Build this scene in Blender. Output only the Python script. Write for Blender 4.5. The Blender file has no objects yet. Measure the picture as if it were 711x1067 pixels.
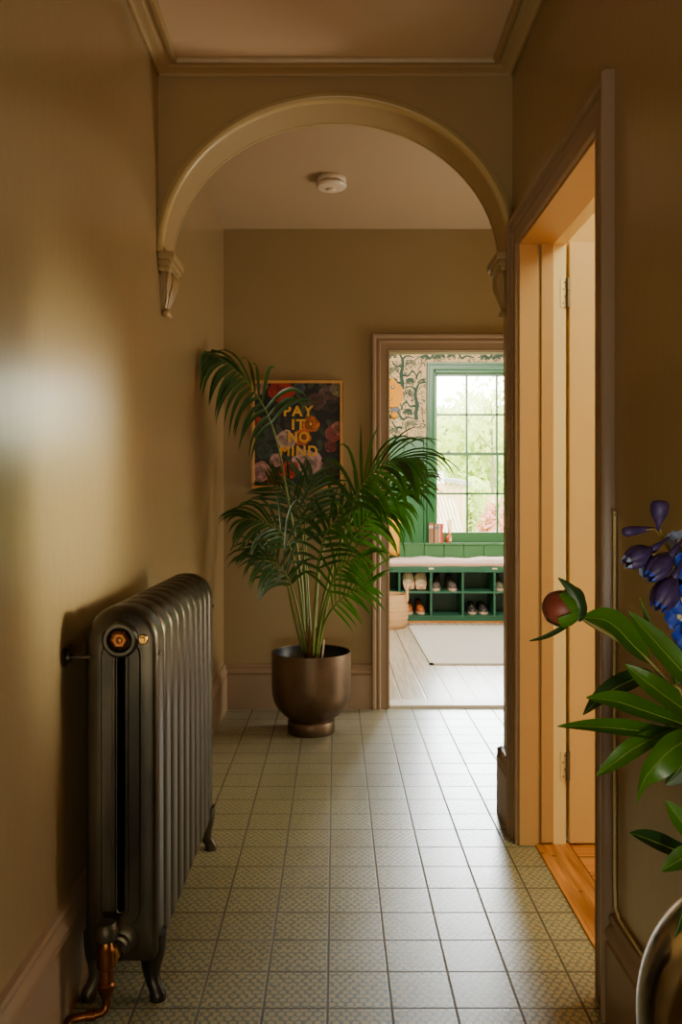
import bpy, math, random
from mathutils import Vector, Matrix
random.seed(11)
SC = bpy.context.scene
COL = SC.collection
PI = math.pi
F = 865.0; CX = 350.0; CY = 519.0; EYE = 1.195

def W(px, py, Y):
    """a point of the place from where it shows in the photograph and its depth"""
    return Vector(((px-CX)*Y/F, Y, EYE-(py-CY)*Y/F))

def lin(c):
    return tuple(((v/255)/12.92 if v/255 <= .04045 else ((v/255+.055)/1.055)**2.4) for v in c)

# ------------------------------------------------------------------ materials
def newmat(name):
    m = bpy.data.materials.new(name); m.use_nodes = True
    return m, m.node_tree, m.node_tree.nodes['Principled BSDF']

def N(nt, typ, **kw):
    n = nt.nodes.new(typ)
    for k, v in kw.items():
        if k.startswith('i_'):
            n.inputs[k[2:].replace('_', ' ')].default_value = v
        else:
            setattr(n, k, v)
    return n

def mat(name, rgb, rough=.5, metal=0, spec=.5, var=.08, nscale=6, bump=0, bscale=60, coat=0, coatr=.1, stint=None, ior=None, stretch=None, trans=0, sheen=0):
    """paint / plaster / metal with a little procedural variation"""
    m, nt, p = newmat(name)
    c = lin(rgb)
    tc = N(nt, 'ShaderNodeTexCoord')
    src = tc.outputs['Object']
    if stretch:
        mp = N(nt, 'ShaderNodeMapping'); mp.inputs['Scale'].default_value = stretch
        nt.links.new(src, mp.inputs['Vector']); src = mp.outputs['Vector']
    nz = N(nt, 'ShaderNodeTexNoise'); nz.inputs['Scale'].default_value = nscale; nz.inputs['Detail'].default_value = 4
    nt.links.new(src, nz.inputs['Vector'])
    mx = N(nt, 'ShaderNodeMix', data_type='RGBA')
    mx.inputs[6].default_value = (*[max(0, v*(1-var*2)) for v in c], 1)
    mx.inputs[7].default_value = (*[min(1, v*(1+var*2)) for v in c], 1)
    nt.links.new(nz.outputs['Fac'], mx.inputs[0])
    nt.links.new(mx.outputs[2], p.inputs['Base Color'])
    p.inputs['Roughness'].default_value = rough
    p.inputs['Metallic'].default_value = metal
    p.inputs['Specular IOR Level'].default_value = spec
    if coat:
        p.inputs['Coat Weight'].default_value = coat; p.inputs['Coat Roughness'].default_value = coatr
    if stint: p.inputs['Specular Tint'].default_value = (*stint, 1)
    if ior: p.inputs['IOR'].default_value = ior
    if sheen:
        p.inputs['Sheen Weight'].default_value = sheen
    if bump:
        n2 = N(nt, 'ShaderNodeTexNoise'); n2.inputs['Scale'].default_value = bscale; n2.inputs['Detail'].default_value = 3
        nt.links.new(src, n2.inputs['Vector'])
        b = N(nt, 'ShaderNodeBump'); b.inputs['Strength'].default_value = bump; b.inputs['Distance'].default_value = .004
        nt.links.new(n2.outputs['Fac'], b.inputs['Height']); nt.links.new(b.outputs['Normal'], p.inputs['Normal'])
    if trans:
        out = nt.nodes['Material Output']
        t = N(nt, 'ShaderNodeBsdfTranslucent')
        t.inputs['Color'].default_value = (min(1, c[0]*2.2), min(1, c[1]*2.4), c[2]*1.0, 1)
        ms = N(nt, 'ShaderNodeMixShader'); ms.inputs[0].default_value = trans
        nt.links.new(p.outputs[0], ms.inputs[1]); nt.links.new(t.outputs[0], ms.inputs[2])
        nt.links.new(ms.outputs[0], out.inputs['Surface'])
    return m

class G:
    """tiny math-node helper"""
    def __init__(s, nt): s.nt = nt
    def m(s, op, a, b=None, c=None):
        n = s.nt.nodes.new('ShaderNodeMath'); n.operation = op
        for k, v in enumerate((a, b, c)):
            if v is None: continue
            if isinstance(v, (int, float)): n.inputs[k].default_value = v
            else: s.nt.links.new(v, n.inputs[k])
        return n.outputs[0]
    def mix(s, f, a, b):
        n = s.nt.nodes.new('ShaderNodeMix'); n.data_type = 'RGBA'
        for k, v in ((0, f), (6, a), (7, b)):
            if isinstance(v, (int, float)): n.inputs[k].default_value = v
            elif isinstance(v, tuple): n.inputs[k].default_value = (*v, 1)
            else: s.nt.links.new(v, n.inputs[k])
        return n.outputs[2]

TX0, TY0, TW, TL = -.0195, 2.243, .1506, .1497
def tile_material():
    m, nt, p = newmat('patterned_tile'); g = G(nt)
    tc = N(nt, 'ShaderNodeTexCoord'); sp = N(nt, 'ShaderNodeSeparateXYZ')
    nt.links.new(tc.outputs['Object'], sp.inputs[0])
    u = g.m('DIVIDE', g.m('SUBTRACT', sp.outputs[0], TX0), TW)
    v = g.m('DIVIDE', g.m('SUBTRACT', sp.outputs[1], TY0), TL)
    fu = g.m('FRACT', u); fv = g.m('FRACT', v)
    du = g.m('MINIMUM', fu, g.m('SUBTRACT', 1.0, fu)); dv = g.m('MINIMUM', fv, g.m('SUBTRACT', 1.0, fv))
    d = g.m('MINIMUM', du, dv)
    grout = g.m('LESS_THAN', d, .021)
    # pattern: a hexagonal net of little rings and dots
    K = 7.0
    def dots(ou, ov):
        a = g.m('SUBTRACT', g.m('FRACT', g.m('ADD', g.m('MULTIPLY', fu, K), ou)), .5)
        b = g.m('SUBTRACT', g.m('FRACT', g.m('ADD', g.m('MULTIPLY', fv, K/1.5), ov)), .5)
        b = g.m('MULTIPLY', b, 1.5)
        return g.m('SQRT', g.m('ADD', g.m('MULTIPLY', a, a), g.m('MULTIPLY', b, b)))
    r = g.m('MINIMUM', dots(0, 0), dots(.5, .5))
    nz = N(nt, 'ShaderNodeTexNoise'); nz.inputs['Scale'].default_value = 70
    nt.links.new(tc.outputs['Object'], nz.inputs['Vector'])
    r = g.m('ADD', r, g.m('MULTIPLY', g.m('SUBTRACT', nz.outputs['Fac'], .5), .6))
    blob = g.m('SUBTRACT', 1.0, g.m('SMOOTHSTEP', r, .27, .36) if False else g.m('MULTIPLY_ADD', r, 6.0, -1.6))
    blob = g.m('MINIMUM', g.m('MAXIMUM', blob, 0.0), 1.0)
    core = g.m('MINIMUM', g.m('MAXIMUM', g.m('MULTIPLY_ADD', r, -14.0, 2.0), 0.0), 1.0)
    n2 = N(nt, 'ShaderNodeTexNoise'); n2.inputs['Scale'].default_value = 3.5
    nt.links.new(tc.outputs['Object'], n2.inputs['Vector'])
    base = g.mix(n2.outputs['Fac'], lin((76, 96, 96)), lin((104, 118, 112)))
    c = g.mix(blob, base, lin((172, 160, 122)))
    c = g.mix(g.m('MULTIPLY', core, .45), c, lin((120, 124, 106)))
    # tile to tile shade
    wn = N(nt, 'ShaderNodeTexWhiteNoise', noise_dimensions='2D'); cb = N(nt, 'ShaderNodeCombineXYZ')
    nt.links.new(g.m('FLOOR', u), cb.inputs[0]); nt.links.new(g.m('FLOOR', v), cb.inputs[1])
    nt.links.new(cb.outputs[0], wn.inputs['Vector'])
    c = g.mix(g.m('MULTIPLY', wn.outputs['Value'], .22), c, lin((120, 108, 80)))
    c = g.mix(grout, c, lin((84, 78, 66)))
    nt.links.new(c, p.inputs['Base Color'])
    nt.links.new(g.m('ADD', g.m('MULTIPLY', grout, .5), g.m('MULTIPLY_ADD', n2.outputs['Fac'], .12, .26)), p.inputs['Roughness'])
    h = g.m('MULTIPLY', g.m('MINIMUM', g.m('MULTIPLY', d, 40.0), 1.0), .5)
    h = g.m('ADD', h, g.m('MULTIPLY', n2.outputs['Fac'], .6))
    p.inputs['Specular IOR Level'].default_value = .75
    b = N(nt, 'ShaderNodeBump'); b.inputs['Strength'].default_value = .4; b.inputs['Distance'].default_value = .002
    nt.links.new(h, b.inputs['Height']); nt.links.new(b.outputs['Normal'], p.inputs['Normal'])
    return m

def board_material(name, ca, cb, pitch, off, axis, rough, gap=lin((60, 50, 40)), spec=.5, knots=False):
    """floorboards: seams every `pitch` along axis (0 = x, 1 = y), grain along the other one"""
    m, nt, p = newmat(name); g = G(nt)
    tc = N(nt, 'ShaderNodeTexCoord'); sp = N(nt, 'ShaderNodeSeparateXYZ')
    nt.links.new(tc.outputs['Object'], sp.inputs[0])
    u = g.m('DIVIDE', g.m('SUBTRACT', sp.outputs[axis], off), pitch)
    fu = g.m('FRACT', u); du = g.m('MINIMUM', fu, g.m('SUBTRACT', 1.0, fu))
    seam = g.m('LESS_THAN', du, .0035/pitch)
    mp = N(nt, 'ShaderNodeMapping'); mp.inputs['Scale'].default_value = (30, 2, 30) if axis == 0 else (2, 30, 30)
    nt.links.new(tc.outputs['Object'], mp.inputs['Vector'])
    nz = N(nt, 'ShaderNodeTexNoise'); nz.inputs['Scale'].default_value = 1.6; nz.inputs['Detail'].default_value = 5
    nt.links.new(mp.outputs['Vector'], nz.inputs['Vector'])
    wn = N(nt, 'ShaderNodeTexWhiteNoise', noise_dimensions='1D'); nt.links.new(g.m('FLOOR', u), wn.inputs['W'])
    f = g.m('MINIMUM', g.m('MAXIMUM', g.m('ADD', g.m('MULTIPLY_ADD', nz.outputs['Fac'], 2.4, -.85), g.m('MULTIPLY', wn.outputs['Value'], .25)), 0.0), 1.0)
    c = g.mix(f, lin(ca), lin(cb))
    if knots:
        vo = N(nt, 'ShaderNodeTexVoronoi'); vo.inputs['Scale'].default_value = 9
        nt.links.new(tc.outputs['Object'], vo.inputs['Vector'])
        k = g.m('LESS_THAN', vo.outputs['Distance'], .07)
        c = g.mix(g.m('MULTIPLY', k, .7), c, lin((70, 40, 16)))
    c = g.mix(seam, c, gap)
    nt.links.new(c, p.inputs['Base Color']); p.inputs['Roughness'].default_value = rough
    p.inputs['Specular IOR Level'].default_value = spec
    b = N(nt, 'ShaderNodeBump'); b.inputs['Strength'].default_value = .4; b.inputs['Distance'].default_value = .002
    nt.links.new(g.m('MINIMUM', g.m('MULTIPLY', du, 20.0), 1.0), b.inputs['Height'])
    nt.links.new(b.outputs['Normal'], p.inputs['Normal'])
    return m

def attr_material(name, rough=.5):
    m, nt, p = newmat(name)
    a = N(nt, 'ShaderNodeAttribute', attribute_name='Col')
    nt.links.new(a.outputs['Color'], p.inputs['Base Color']); p.inputs['Roughness'].default_value = rough
    return m

def glass_material(name, tint=(1, 1, 1)):
    m, nt, p = newmat(name)
    out = nt.nodes['Material Output']
    t = N(nt, 'ShaderNodeBsdfTransparent'); t.inputs['Color'].default_value = (*tint, 1)
    gl = N(nt, 'ShaderNodeBsdfGlossy'); gl.inputs['Roughness'].default_value = .02
    fr = N(nt, 'ShaderNodeFresnel'); fr.inputs['IOR'].default_value = 1.45
    ms = N(nt, 'ShaderNodeMixShader')
    nt.links.new(fr.outputs[0], ms.inputs[0]); nt.links.new(t.outputs[0], ms.inputs[1]); nt.links.new(gl.outputs[0], ms.inputs[2])
    nt.links.new(ms.outputs[0], out.inputs['Surface'])
    return m

def brushed(name, ca, cb, rough, metal, scale, stretch=(1, 1, 1), bump=.15):
    m, nt, p = newmat(name); g = G(nt)
    tc = N(nt, 'ShaderNodeTexCoord'); mp = N(nt, 'ShaderNodeMapping'); mp.inputs['Scale'].default_value = stretch
    nt.links.new(tc.outputs['Object'], mp.inputs['Vector'])
    nz = N(nt, 'ShaderNodeTexNoise'); nz.inputs['Scale'].default_value = scale; nz.inputs['Detail'].default_value = 6
    nt.links.new(mp.outputs['Vector'], nz.inputs['Vector'])
    f = g.m('MINIMUM', g.m('MAXIMUM', g.m('MULTIPLY_ADD', nz.outputs['Fac'], 3.0, -1.0), 0.0), 1.0)
    nt.links.new(g.mix(f, lin(ca), lin(cb)), p.inputs['Base Color'])
    p.inputs['Metallic'].default_value = metal
    nt.links.new(g.m('MULTIPLY_ADD', nz.outputs['Fac'], .25, rough-.12), p.inputs['Roughness'])
    n2 = N(nt, 'ShaderNodeTexNoise'); n2.inputs['Scale'].default_value = scale*9
    nt.links.new(mp.outputs['Vector'], n2.inputs['Vector'])
    b = N(nt, 'ShaderNodeBump'); b.inputs['Strength'].default_value = bump; b.inputs['Distance'].default_value = .003
    nt.links.new(n2.outputs['Fac'], b.inputs['Height']); nt.links.new(b.outputs['Normal'], p.inputs['Normal'])
    return m

WALL = (150, 124, 84)
M = dict(
    tile=tile_material(),
    wall=mat('brown_wall_paint', WALL, .32, var=.03, nscale=3, bump=.25, bscale=30, spec=.6, ior=1.8, stint=(1, .99, .66), coat=.7, coatr=.22, stretch=(1, 1, .3)),
    wall_far=mat('brown_wall_paint_back', (148, 126, 86), .5, var=.03, nscale=3, bump=.1, bscale=45),
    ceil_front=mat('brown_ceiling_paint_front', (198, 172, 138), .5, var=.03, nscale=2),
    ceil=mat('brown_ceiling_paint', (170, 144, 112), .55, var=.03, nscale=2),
    trim=mat('brown_trim_paint', (146, 120, 94), .34, var=.02, nscale=4),
    arch=mat('arch_paint', (164, 138, 94), .4, var=.03, nscale=5),
    arch_bead=mat('arch_bead_highlit', (184, 160, 108), .34, var=.03, nscale=5),  # arch paint made lighter: the bead's highlight is put into its colour
    jamb=mat('warm_jamb_paint', (190, 152, 100), .4, var=.03, nscale=4, stretch=(6, 6, .6)),
    pale=mat('pale_yellow_paint', (238, 220, 164), .4, var=.03, nscale=4),
    doorp=mat('door_paint', (218, 186, 130), .42, var=.03, nscale=3, stretch=(4, 4, .6)),
    room=mat('cream_room_paint', (226, 196, 140), .6, var=.02),
    pine=board_material('pine_boards', (150, 88, 30), (214, 148, 76), .14, .80, 1, .4, gap=lin((58, 32, 12)), knots=True),
    thresh=board_material('pine_threshold', (126, 72, 22), (206, 142, 72), 2.0, -.3, 0, .38, knots=True),
    white_boards=board_material('white_floorboards', (164, 144, 120), (206, 190, 168), .1505, .544-.1505*6, 0, .34, gap=lin((60, 50, 40))),
    white_wood=mat('white_threshold', (206, 196, 180), .4, var=.04, nscale=5, stretch=(1, 12, 1)),
    green=mat('green_paint', (44, 106, 56), .38, var=.04, nscale=3),
    green_dark=mat('green_cabinet_paint', (42, 92, 66), .4, var=.05, nscale=3),
    green_sash=mat('green_sash_paint', (70, 120, 72), .35, var=.03),
    paper=mat('cream_wallpaper', (216, 182, 130), .7, var=.04, nscale=12),
    ink=mat('green_wallpaper_ink', (34, 66, 46), .7, var=.08, nscale=20),
    glass=glass_material('window_glass'),
    iron=brushed('burnished_cast_iron', (42, 37, 29), (94, 83, 64), .38, .8, 5, (1, 1, .35), .2),
    iron_dark=brushed('dark_cast_iron', (34, 30, 24), (80, 70, 54), .42, .7, 8),
    copper=mat('aged_copper', (120, 72, 38), .35, metal=1, var=.15, nscale=30),
    brass=mat('old_brass', (168, 124, 60), .35, metal=1, var=.15, nscale=40),
    brass_pale=mat('painted_hinge', (236, 220, 170), .35, metal=.2, var=.06),
    steel=mat('worn_hinge_metal', (120, 112, 96), .35, metal=.9, var=.1),
    bronze=brushed('bronze_pot_metal', (78, 60, 44), (104, 82, 60), .42, .75, 7, (1, 1, 1), .1),
    pot_in=mat('dark_blue_liner', (16, 26, 34), .35),
    soil=mat('potting_soil', (46, 32, 22), .95, var=.3, nscale=60, bump=1, bscale=120),
    leaf=mat('palm_leaf', (44, 78, 28), .36, var=.25, nscale=9, trans=.2),
    leaf2=mat('palm_leaf_young', (52, 92, 28), .36, var=.2, nscale=9, trans=.25),
    stalk=mat('palm_stalk', (104, 118, 44), .4, var=.2, nscale=20),
    dry=mat('dry_sheath', (120, 84, 44), .7, var=.25, nscale=40),
    oak=mat('oak_frame', (206, 152, 84), .45, var=.1, nscale=20, stretch=(1, 1, 1)),
    gold=mat('gold_lettering', (226, 168, 64), .45, var=.05),
    print=attr_material('floral_print', .55),
    plastic=mat('cream_plastic', (214, 192, 168), .4, var=.02),
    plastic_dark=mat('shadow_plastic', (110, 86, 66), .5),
    cushion=mat('pinkish_linen', (252, 214, 198), .9, var=.06, nscale=40, bump=.5, bscale=90, sheen=.3),
    piping=mat('tan_piping', (206, 160, 122), .8),
    mustard=mat('mustard_fabric', (226, 164, 48), .85, var=.08, nscale=30, bump=.4, bscale=150),
    basket=mat('woven_seagrass', (212, 166, 112), .8, var=.12, nscale=30, bump=1, bscale=60, stretch=(1, 1, 5)),
    fleece=mat('cream_fleece', (232, 212, 172), .95, var=.1, nscale=60, bump=1, bscale=200, sheen=.5),
    fleece_sole=mat('slipper_sole', (214, 170, 122), .7),
    leather=mat('tan_leather', (168, 88, 36), .42, var=.12, nscale=20),
    leather_dark=mat('dark_leather', (54, 50, 48), .45, var=.12, nscale=20),
    suede=mat('grey_suede', (86, 74, 64), .8, var=.12, nscale=40),
    olive=mat('olive_canvas', (96, 92, 70), .8, var=.12, nscale=40),
    sole=mat('pale_sole', (200, 170, 136), .6),
    lace=mat('shoe_lace', (150, 140, 124), .8),
    rug=mat('grey_beige_rug', (226, 212, 202), .95, var=.12, nscale=45, bump=1, bscale=220, sheen=.3),
    rug_edge=mat('rug_binding', (206, 196, 182), .9, var=.04),
    page=mat('book_pages', (222, 208, 178), .8),
    book_a=mat('brown_book_cloth', (140, 104, 76), .6, var=.1, nscale=30),
    book_b=mat('tan_book_cloth', (182, 130, 90), .6, var=.1, nscale=30),
    book_c=mat('cream_book_cloth', (220, 190, 150), .6),
    book_d=mat('red_book_cloth', (214, 56, 36), .5),
    book_band=mat('blue_band', (90, 120, 140), .6),
    orange=mat('orange_felt', (222, 148, 10), .8, var=.06, nscale=30),
    black=mat('black_thread', (22, 20, 18), .6),
    white=mat('white_paint', (236, 234, 228), .5),
    cable=mat('cream_cable', (216, 200, 146), .4),
    amber=mat('amber_oil_glass', (214, 96, 30), .15, var=.05),
    label=mat('paper_label', (220, 214, 180), .7),
    reed=mat('reed_sticks', (226, 160, 60), .7),
    pewter=brushed('polished_pewter', (120, 108, 88), (168, 150, 122), .16, 1.0, 9, (1, 1, 1), .06),
    walnut=mat('dark_wood_table', (74, 50, 32), .45, var=.15, nscale=12, stretch=(1, 8, 8)),
    pleaf=mat('peony_leaf', (62, 104, 22), .34, var=.22, nscale=14, trans=.3),
    pleaf_dark=mat('peony_leaf_dark', (34, 62, 26), .34, var=.2, nscale=14, trans=.18),
    pvein=mat('peony_leaf_vein', (112, 138, 52), .4),
    pstem=mat('peony_stem', (124, 108, 48), .45, var=.2, nscale=30),
    bud=mat('peony_bud_green', (70, 112, 26), .45, var=.2, nscale=40),
    bud_red=mat('peony_bud_red', (118, 54, 40), .5, var=.4, nscale=40),
    petal_dark=mat('delphinium_dark', (66, 50, 104), .5, var=.45, nscale=110, trans=.15),
    petal_blue=mat('delphinium_blue', (36, 70, 196), .5, var=.2, nscale=60, trans=.25),
    petal_pale=mat('delphinium_pale', (150, 164, 216), .5, var=.15, nscale=80, trans=.3),
    petal_eye=mat('delphinium_eye', (214, 206, 170), .7),
    grass=mat('garden_grass', (120, 140, 70), .9, var=.2, nscale=3),
    tree_a=mat('tree_leaves', (132, 168, 100), .6, var=.2, nscale=2, trans=.3),  # garden colours lightened and greyed, so the haze is painted in
    tree_b=mat('tree_leaves_light', (176, 196, 112), .6, var=.2, nscale=2, trans=.3),
    tree_p=mat('maple_leaves', (196, 140, 128), .6, var=.2, nscale=2, trans=.3),
    bark=mat('bark', (120, 104, 84), .9),
    shed=mat('shed_boards', (222, 196, 150), .7, var=.08, nscale=4, stretch=(6, 6, .5)),
    shed_roof=mat('shed_felt', (150, 150, 146), .9),
    brick=mat('pale_brick', (206, 160, 124), .8, var=.1, nscale=10),
    hill=mat('far_hill', (150, 176, 130), .9, var=.15, nscale=.4),
)

# ------------------------------------------------------------------ mesh helpers
class MB:
    def __init__(s): s.v = []; s.f = []; s.mi = []; s.cur = 0; s.cols = None
    def mat(s, i): s.cur = i; return s
    def add(s, vs, fs):
        o = len(s.v); s.v += [tuple(v) for v in vs]
        for f in fs: s.f.append([o+i for i in f]); s.mi.append(s.cur)
        return o
    def box(s, x0, x1, y0, y1, z0, z1):
        vs = [(x, y, z) for x in (x0, x1) for y in (y0, y1) for z in (z0, z1)]
        s.add(vs, [(0, 1, 3, 2), (4, 6, 7, 5), (0, 4, 5, 1), (2, 3, 7, 6), (0, 2, 6, 4), (1, 5, 7, 3)]); return s
    def quad(s, a, b, c, d): s.add([a, b, c, d], [(0, 1, 2, 3)]); return s
    def grid(s, rows, closed_u=False, closed_v=False):
        """rows: list of equally long point lists"""
        nr, nc = len(rows), len(rows[0]); fs = []
        for i in range(nr if closed_v else nr-1):
            for j in range(nc if closed_u else nc-1):
                a, b = i, (i+1) % nr; c, d = j, (j+1) % nc
                fs.append((a*nc+c, a*nc+d, b*nc+d, b*nc+c))
        s.add([p for r in rows for p in r], fs); return s
    def tube(s, pts, rad, n=10, cap=True):
        pts = [Vector(p) for p in pts]; k = len(pts)
        if isinstance(rad, (int, float)): rad = [rad]*k
        rows = []; up = None
        for i, p in enumerate(pts):
            t = (pts[min(i+1, k-1)]-pts[max(i-1, 0)]).normalized()
            if up is None:
                up = t.orthogonal().normalized()
            else:
                up = (up-t*up.dot(t));
                up = up.normalized() if up.length > 1e-6 else t.orthogonal().normalized()
            w = t.cross(up)
            rows.append([p+(up*math.cos(2*PI*j/n)+w*math.sin(2*PI*j/n))*rad[i] for j in range(n)])
        s.grid(rows, closed_u=True)
        if cap:
            s.add(rows[0], [tuple(range(n))[::-1]]); s.add(rows[-1], [tuple(range(n))])
        return s
    def lathe(s, prof, c, n=32, axis='z'):
        """prof: (radius, height) pairs, turned round an axis through c"""
        c = Vector(c); rows = []
        for r, h in prof:
            row = []
            for j in range(n):
                a = 2*PI*j/n; q = (r*math.cos(a), r*math.sin(a), h)
                if axis == 'y': q = (q[0], q[2], q[1])
                if axis == 'x': q = (q[2], q[0], q[1])
                row.append(c+Vector(q))
            rows.append(row)
        s.grid(rows, closed_u=True); return s
    def ball(s, c, r, n=12, m=8):
        c = Vector(c); r = Vector(r) if not isinstance(r, (int, float)) else Vector((r, r, r))
        rows = []
        for i in range(m+1):
            t = PI*i/m
            rows.append([c+Vector((r.x*math.sin(t)*math.cos(2*PI*j/n), r.y*math.sin(t)*math.sin(2*PI*j/n), r.z*math.cos(t))) for j in range(n)])
        s.grid(rows, closed_u=True); return s
    def build(s, name, mats, parent=None, smooth=False, bevel=0, seg=2, sub=0):
        me = bpy.data.meshes.new(name)
        me.from_pydata(s.v, [], s.f)
        if not isinstance(mats, (list, tuple)): mats = [mats]
        for m in mats: me.materials.append(m)
        for p, i in zip(me.polygons, s.mi): p.material_index = i; p.use_smooth = bool(smooth)
        import bmesh
        bm = bmesh.new(); bm.from_mesh(me)
        bmesh.ops.remove_doubles(bm, verts=bm.verts, dist=1e-5)
        bmesh.ops.recalc_face_normals(bm, faces=bm.faces)
        bm.to_mesh(me); bm.free()
        if smooth == 'auto':
            me.shade_smooth() if False else None
            try: me.set_sharp_from_angle(angle=math.radians(38))
            except Exception: pass
        o = bpy.data.objects.new(name, me); COL.objects.link(o)
        if parent:
            o.parent = parent
            o.matrix_parent_inverse = parent_world(parent).inverted()
        if bevel:
            b = o.modifiers.new('bevel', 'BEVEL'); b.width = bevel; b.segments = seg; b.limit_method = 'ANGLE'
        if sub:
            b = o.modifiers.new('subsurf', 'SUBSURF'); b.levels = sub; b.render_levels = sub
        return o

def parent_world(o):
    m = Matrix.Translation(o.location) @ o.rotation_euler.to_matrix().to_4x4()
    if o.parent: m = parent_world(o.parent) @ o.matrix_parent_inverse @ m
    return m

def tag(o, label=None, cat=None, group=None, kind=None):
    if label: o['label'] = label
    if cat: o['category'] = cat
    if group: o['group'] = group
    if kind: o['kind'] = kind
    return o
def thing(name, label, cat, loc=(0, 0, 0), group=None):
    o = bpy.data.objects.new(name, None); COL.objects.link(o); o.location = loc
    o.empty_display_size = .1
    return tag(o, label, cat, group)
def struct(o): o['kind'] = 'structure'; return o
def box(name, m, x0, x1, y0, y1, z0, z1, parent=None, bevel=0):
    return MB().box(x0, x1, y0, y1, z0, z1).build(name, m, parent, bevel=bevel)
def copy_tree(src, parent=None):
    c = src.copy(); COL.objects.link(c)
    if parent: c.parent = parent
    for ch in list(src.children): copy_tree(ch, c)
    return c

def catmull(pts, k=8):
    pts = [Vector(p) for p in pts]; out = []
    P = [pts[0]*2-pts[1]]+pts+[pts[-1]*2-pts[-2]]
    for i in range(1, len(P)-2):
        a, b, c, d = P[i-1], P[i], P[i+1], P[i+2]
        for j in range(k):
            t = j/k
            out.append(.5*((2*b)+(c-a)*t+(2*a-5*b+4*c-d)*t*t+(3*b-a-3*c+d)*t**3))
    out.append(pts[-1]); return out

# ------------------------------------------------------------------ the hall
XL, XR = -.637, .635          # left and right wall faces
ARCH0, ARCH1 = 2.98, 3.14     # the arch wall, front and back
YB, YB2 = 4.72, 4.80          # back wall
CEIL = 2.735
YF = -1.6                     # wall behind the camera
XS = 2.5                      # stair hall beyond the arch opens to the right
DY0, DY1, DH = 1.99, 2.856, 2.07       # doorway in the right wall
BX0, BX1, BH = .306, 1.12, 2.025       # doorway in the back wall

struct(MB().box(XL-.1, .685, YF, YB, -.05, 0).box(.685, XS, ARCH1-.06, YB, -.05, 0).build('floor', M['tile']))
struct(box('wall_left', M['wall'], XL-.12, XL, YF, YB, -.05, CEIL+.1))
wr = MB()
wr.box(XR, XR+.155, YF, DY0, -.05, CEIL+.1)
wr.box(XR, XR+.155, DY0, DY1, DH, CEIL+.1)
wr.box(XR, XR+.155, DY1, ARCH1, -.05, CEIL+.1)
struct(wr.build('wall_right', M['wall']))
struct(box('wall_front', M['wall'], XL, XR, YF-.1, YF, -.05, CEIL+.1))
wb = MB()
wb.box(XL-.1, BX0, YB, YB2, -.05, 2.95); wb.box(BX0, BX1, YB, YB2, BH, 2.95); wb.box(BX1, 3.2, YB, YB2, -.05, 2.95)
struct(wb.build('wall_back', M['wall_far']))
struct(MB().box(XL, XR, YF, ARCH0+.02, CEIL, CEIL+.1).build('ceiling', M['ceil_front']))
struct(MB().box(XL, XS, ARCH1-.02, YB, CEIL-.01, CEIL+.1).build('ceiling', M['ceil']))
# stair hall shell to the right of the arch
struct(box('wall_stair', M['wall_far'], XS, XS+.1, ARCH1-.1, YB, -.05, CEIL+.1))
struct(box('wall_partition', M['room'], XR+.155, XS, 3.0, ARCH1-.001, -.05, CEIL+.1))

# arch wall with elliptical opening
AH = .617; ASP = 2.075; ATOP = 2.614; NA = 48
def arch_pt(t, grow=0):
    a = PI*(1-t)
    return ((AH+grow)*math.cos(a), ASP+(ATOP-ASP+grow)*math.sin(a))
ab = MB()
top = CEIL+.05
for y, flip in ((ARCH0, 0), (ARCH1, 1)):
    rows = [[], []]
    for i in range(NA+1):
        x, z = arch_pt(i/NA); rows[0].append((x, y, z))
        xx = XL+(XR-XL)*i/NA
        rows[1].append((x, y, top))
    ab.grid(rows)
    for sx, xw in ((-AH, XL), (AH, XR)):
        ab.quad((sx, y, ASP), (xw, y, ASP), (xw, y, top), (sx, y, top))
ab.grid([[(arch_pt(i/NA)[0], y, arch_pt(i/NA)[1]) for i in range(NA+1)] for y in (ARCH0, ARCH0+.05, ARCH1-.05, ARCH1)])
for sx, xw in ((-AH, XL), (AH, XR)):
    ab.quad((sx, ARCH0, ASP), (xw, ARCH0, ASP), (xw, ARCH1, ASP), (sx, ARCH1, ASP))
struct(ab.build('wall_arch', M['arch'], smooth='auto'))
am = MB()
prof = [(-.001, 0), (-.001, .014), (.004, .022), (.012, .026), (.020, .024), (.025, .016), (.027, .010), (.032, .010), (.038, .006), (.040, 0)]
am.grid([[(arch_pt(i/NA, u)[0], ARCH0-v, arch_pt(i/NA, u)[1]) for u, v in prof] for i in range(NA+1)])
am.grid([[(arch_pt(i/NA, u)[0], ARCH1+v, arch_pt(i/NA, u)[1]) for u, v in prof] for i in range(NA+1)])
o = am.build('trim_arch', M['arch_bead'], smooth='auto')
struct(o)

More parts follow.
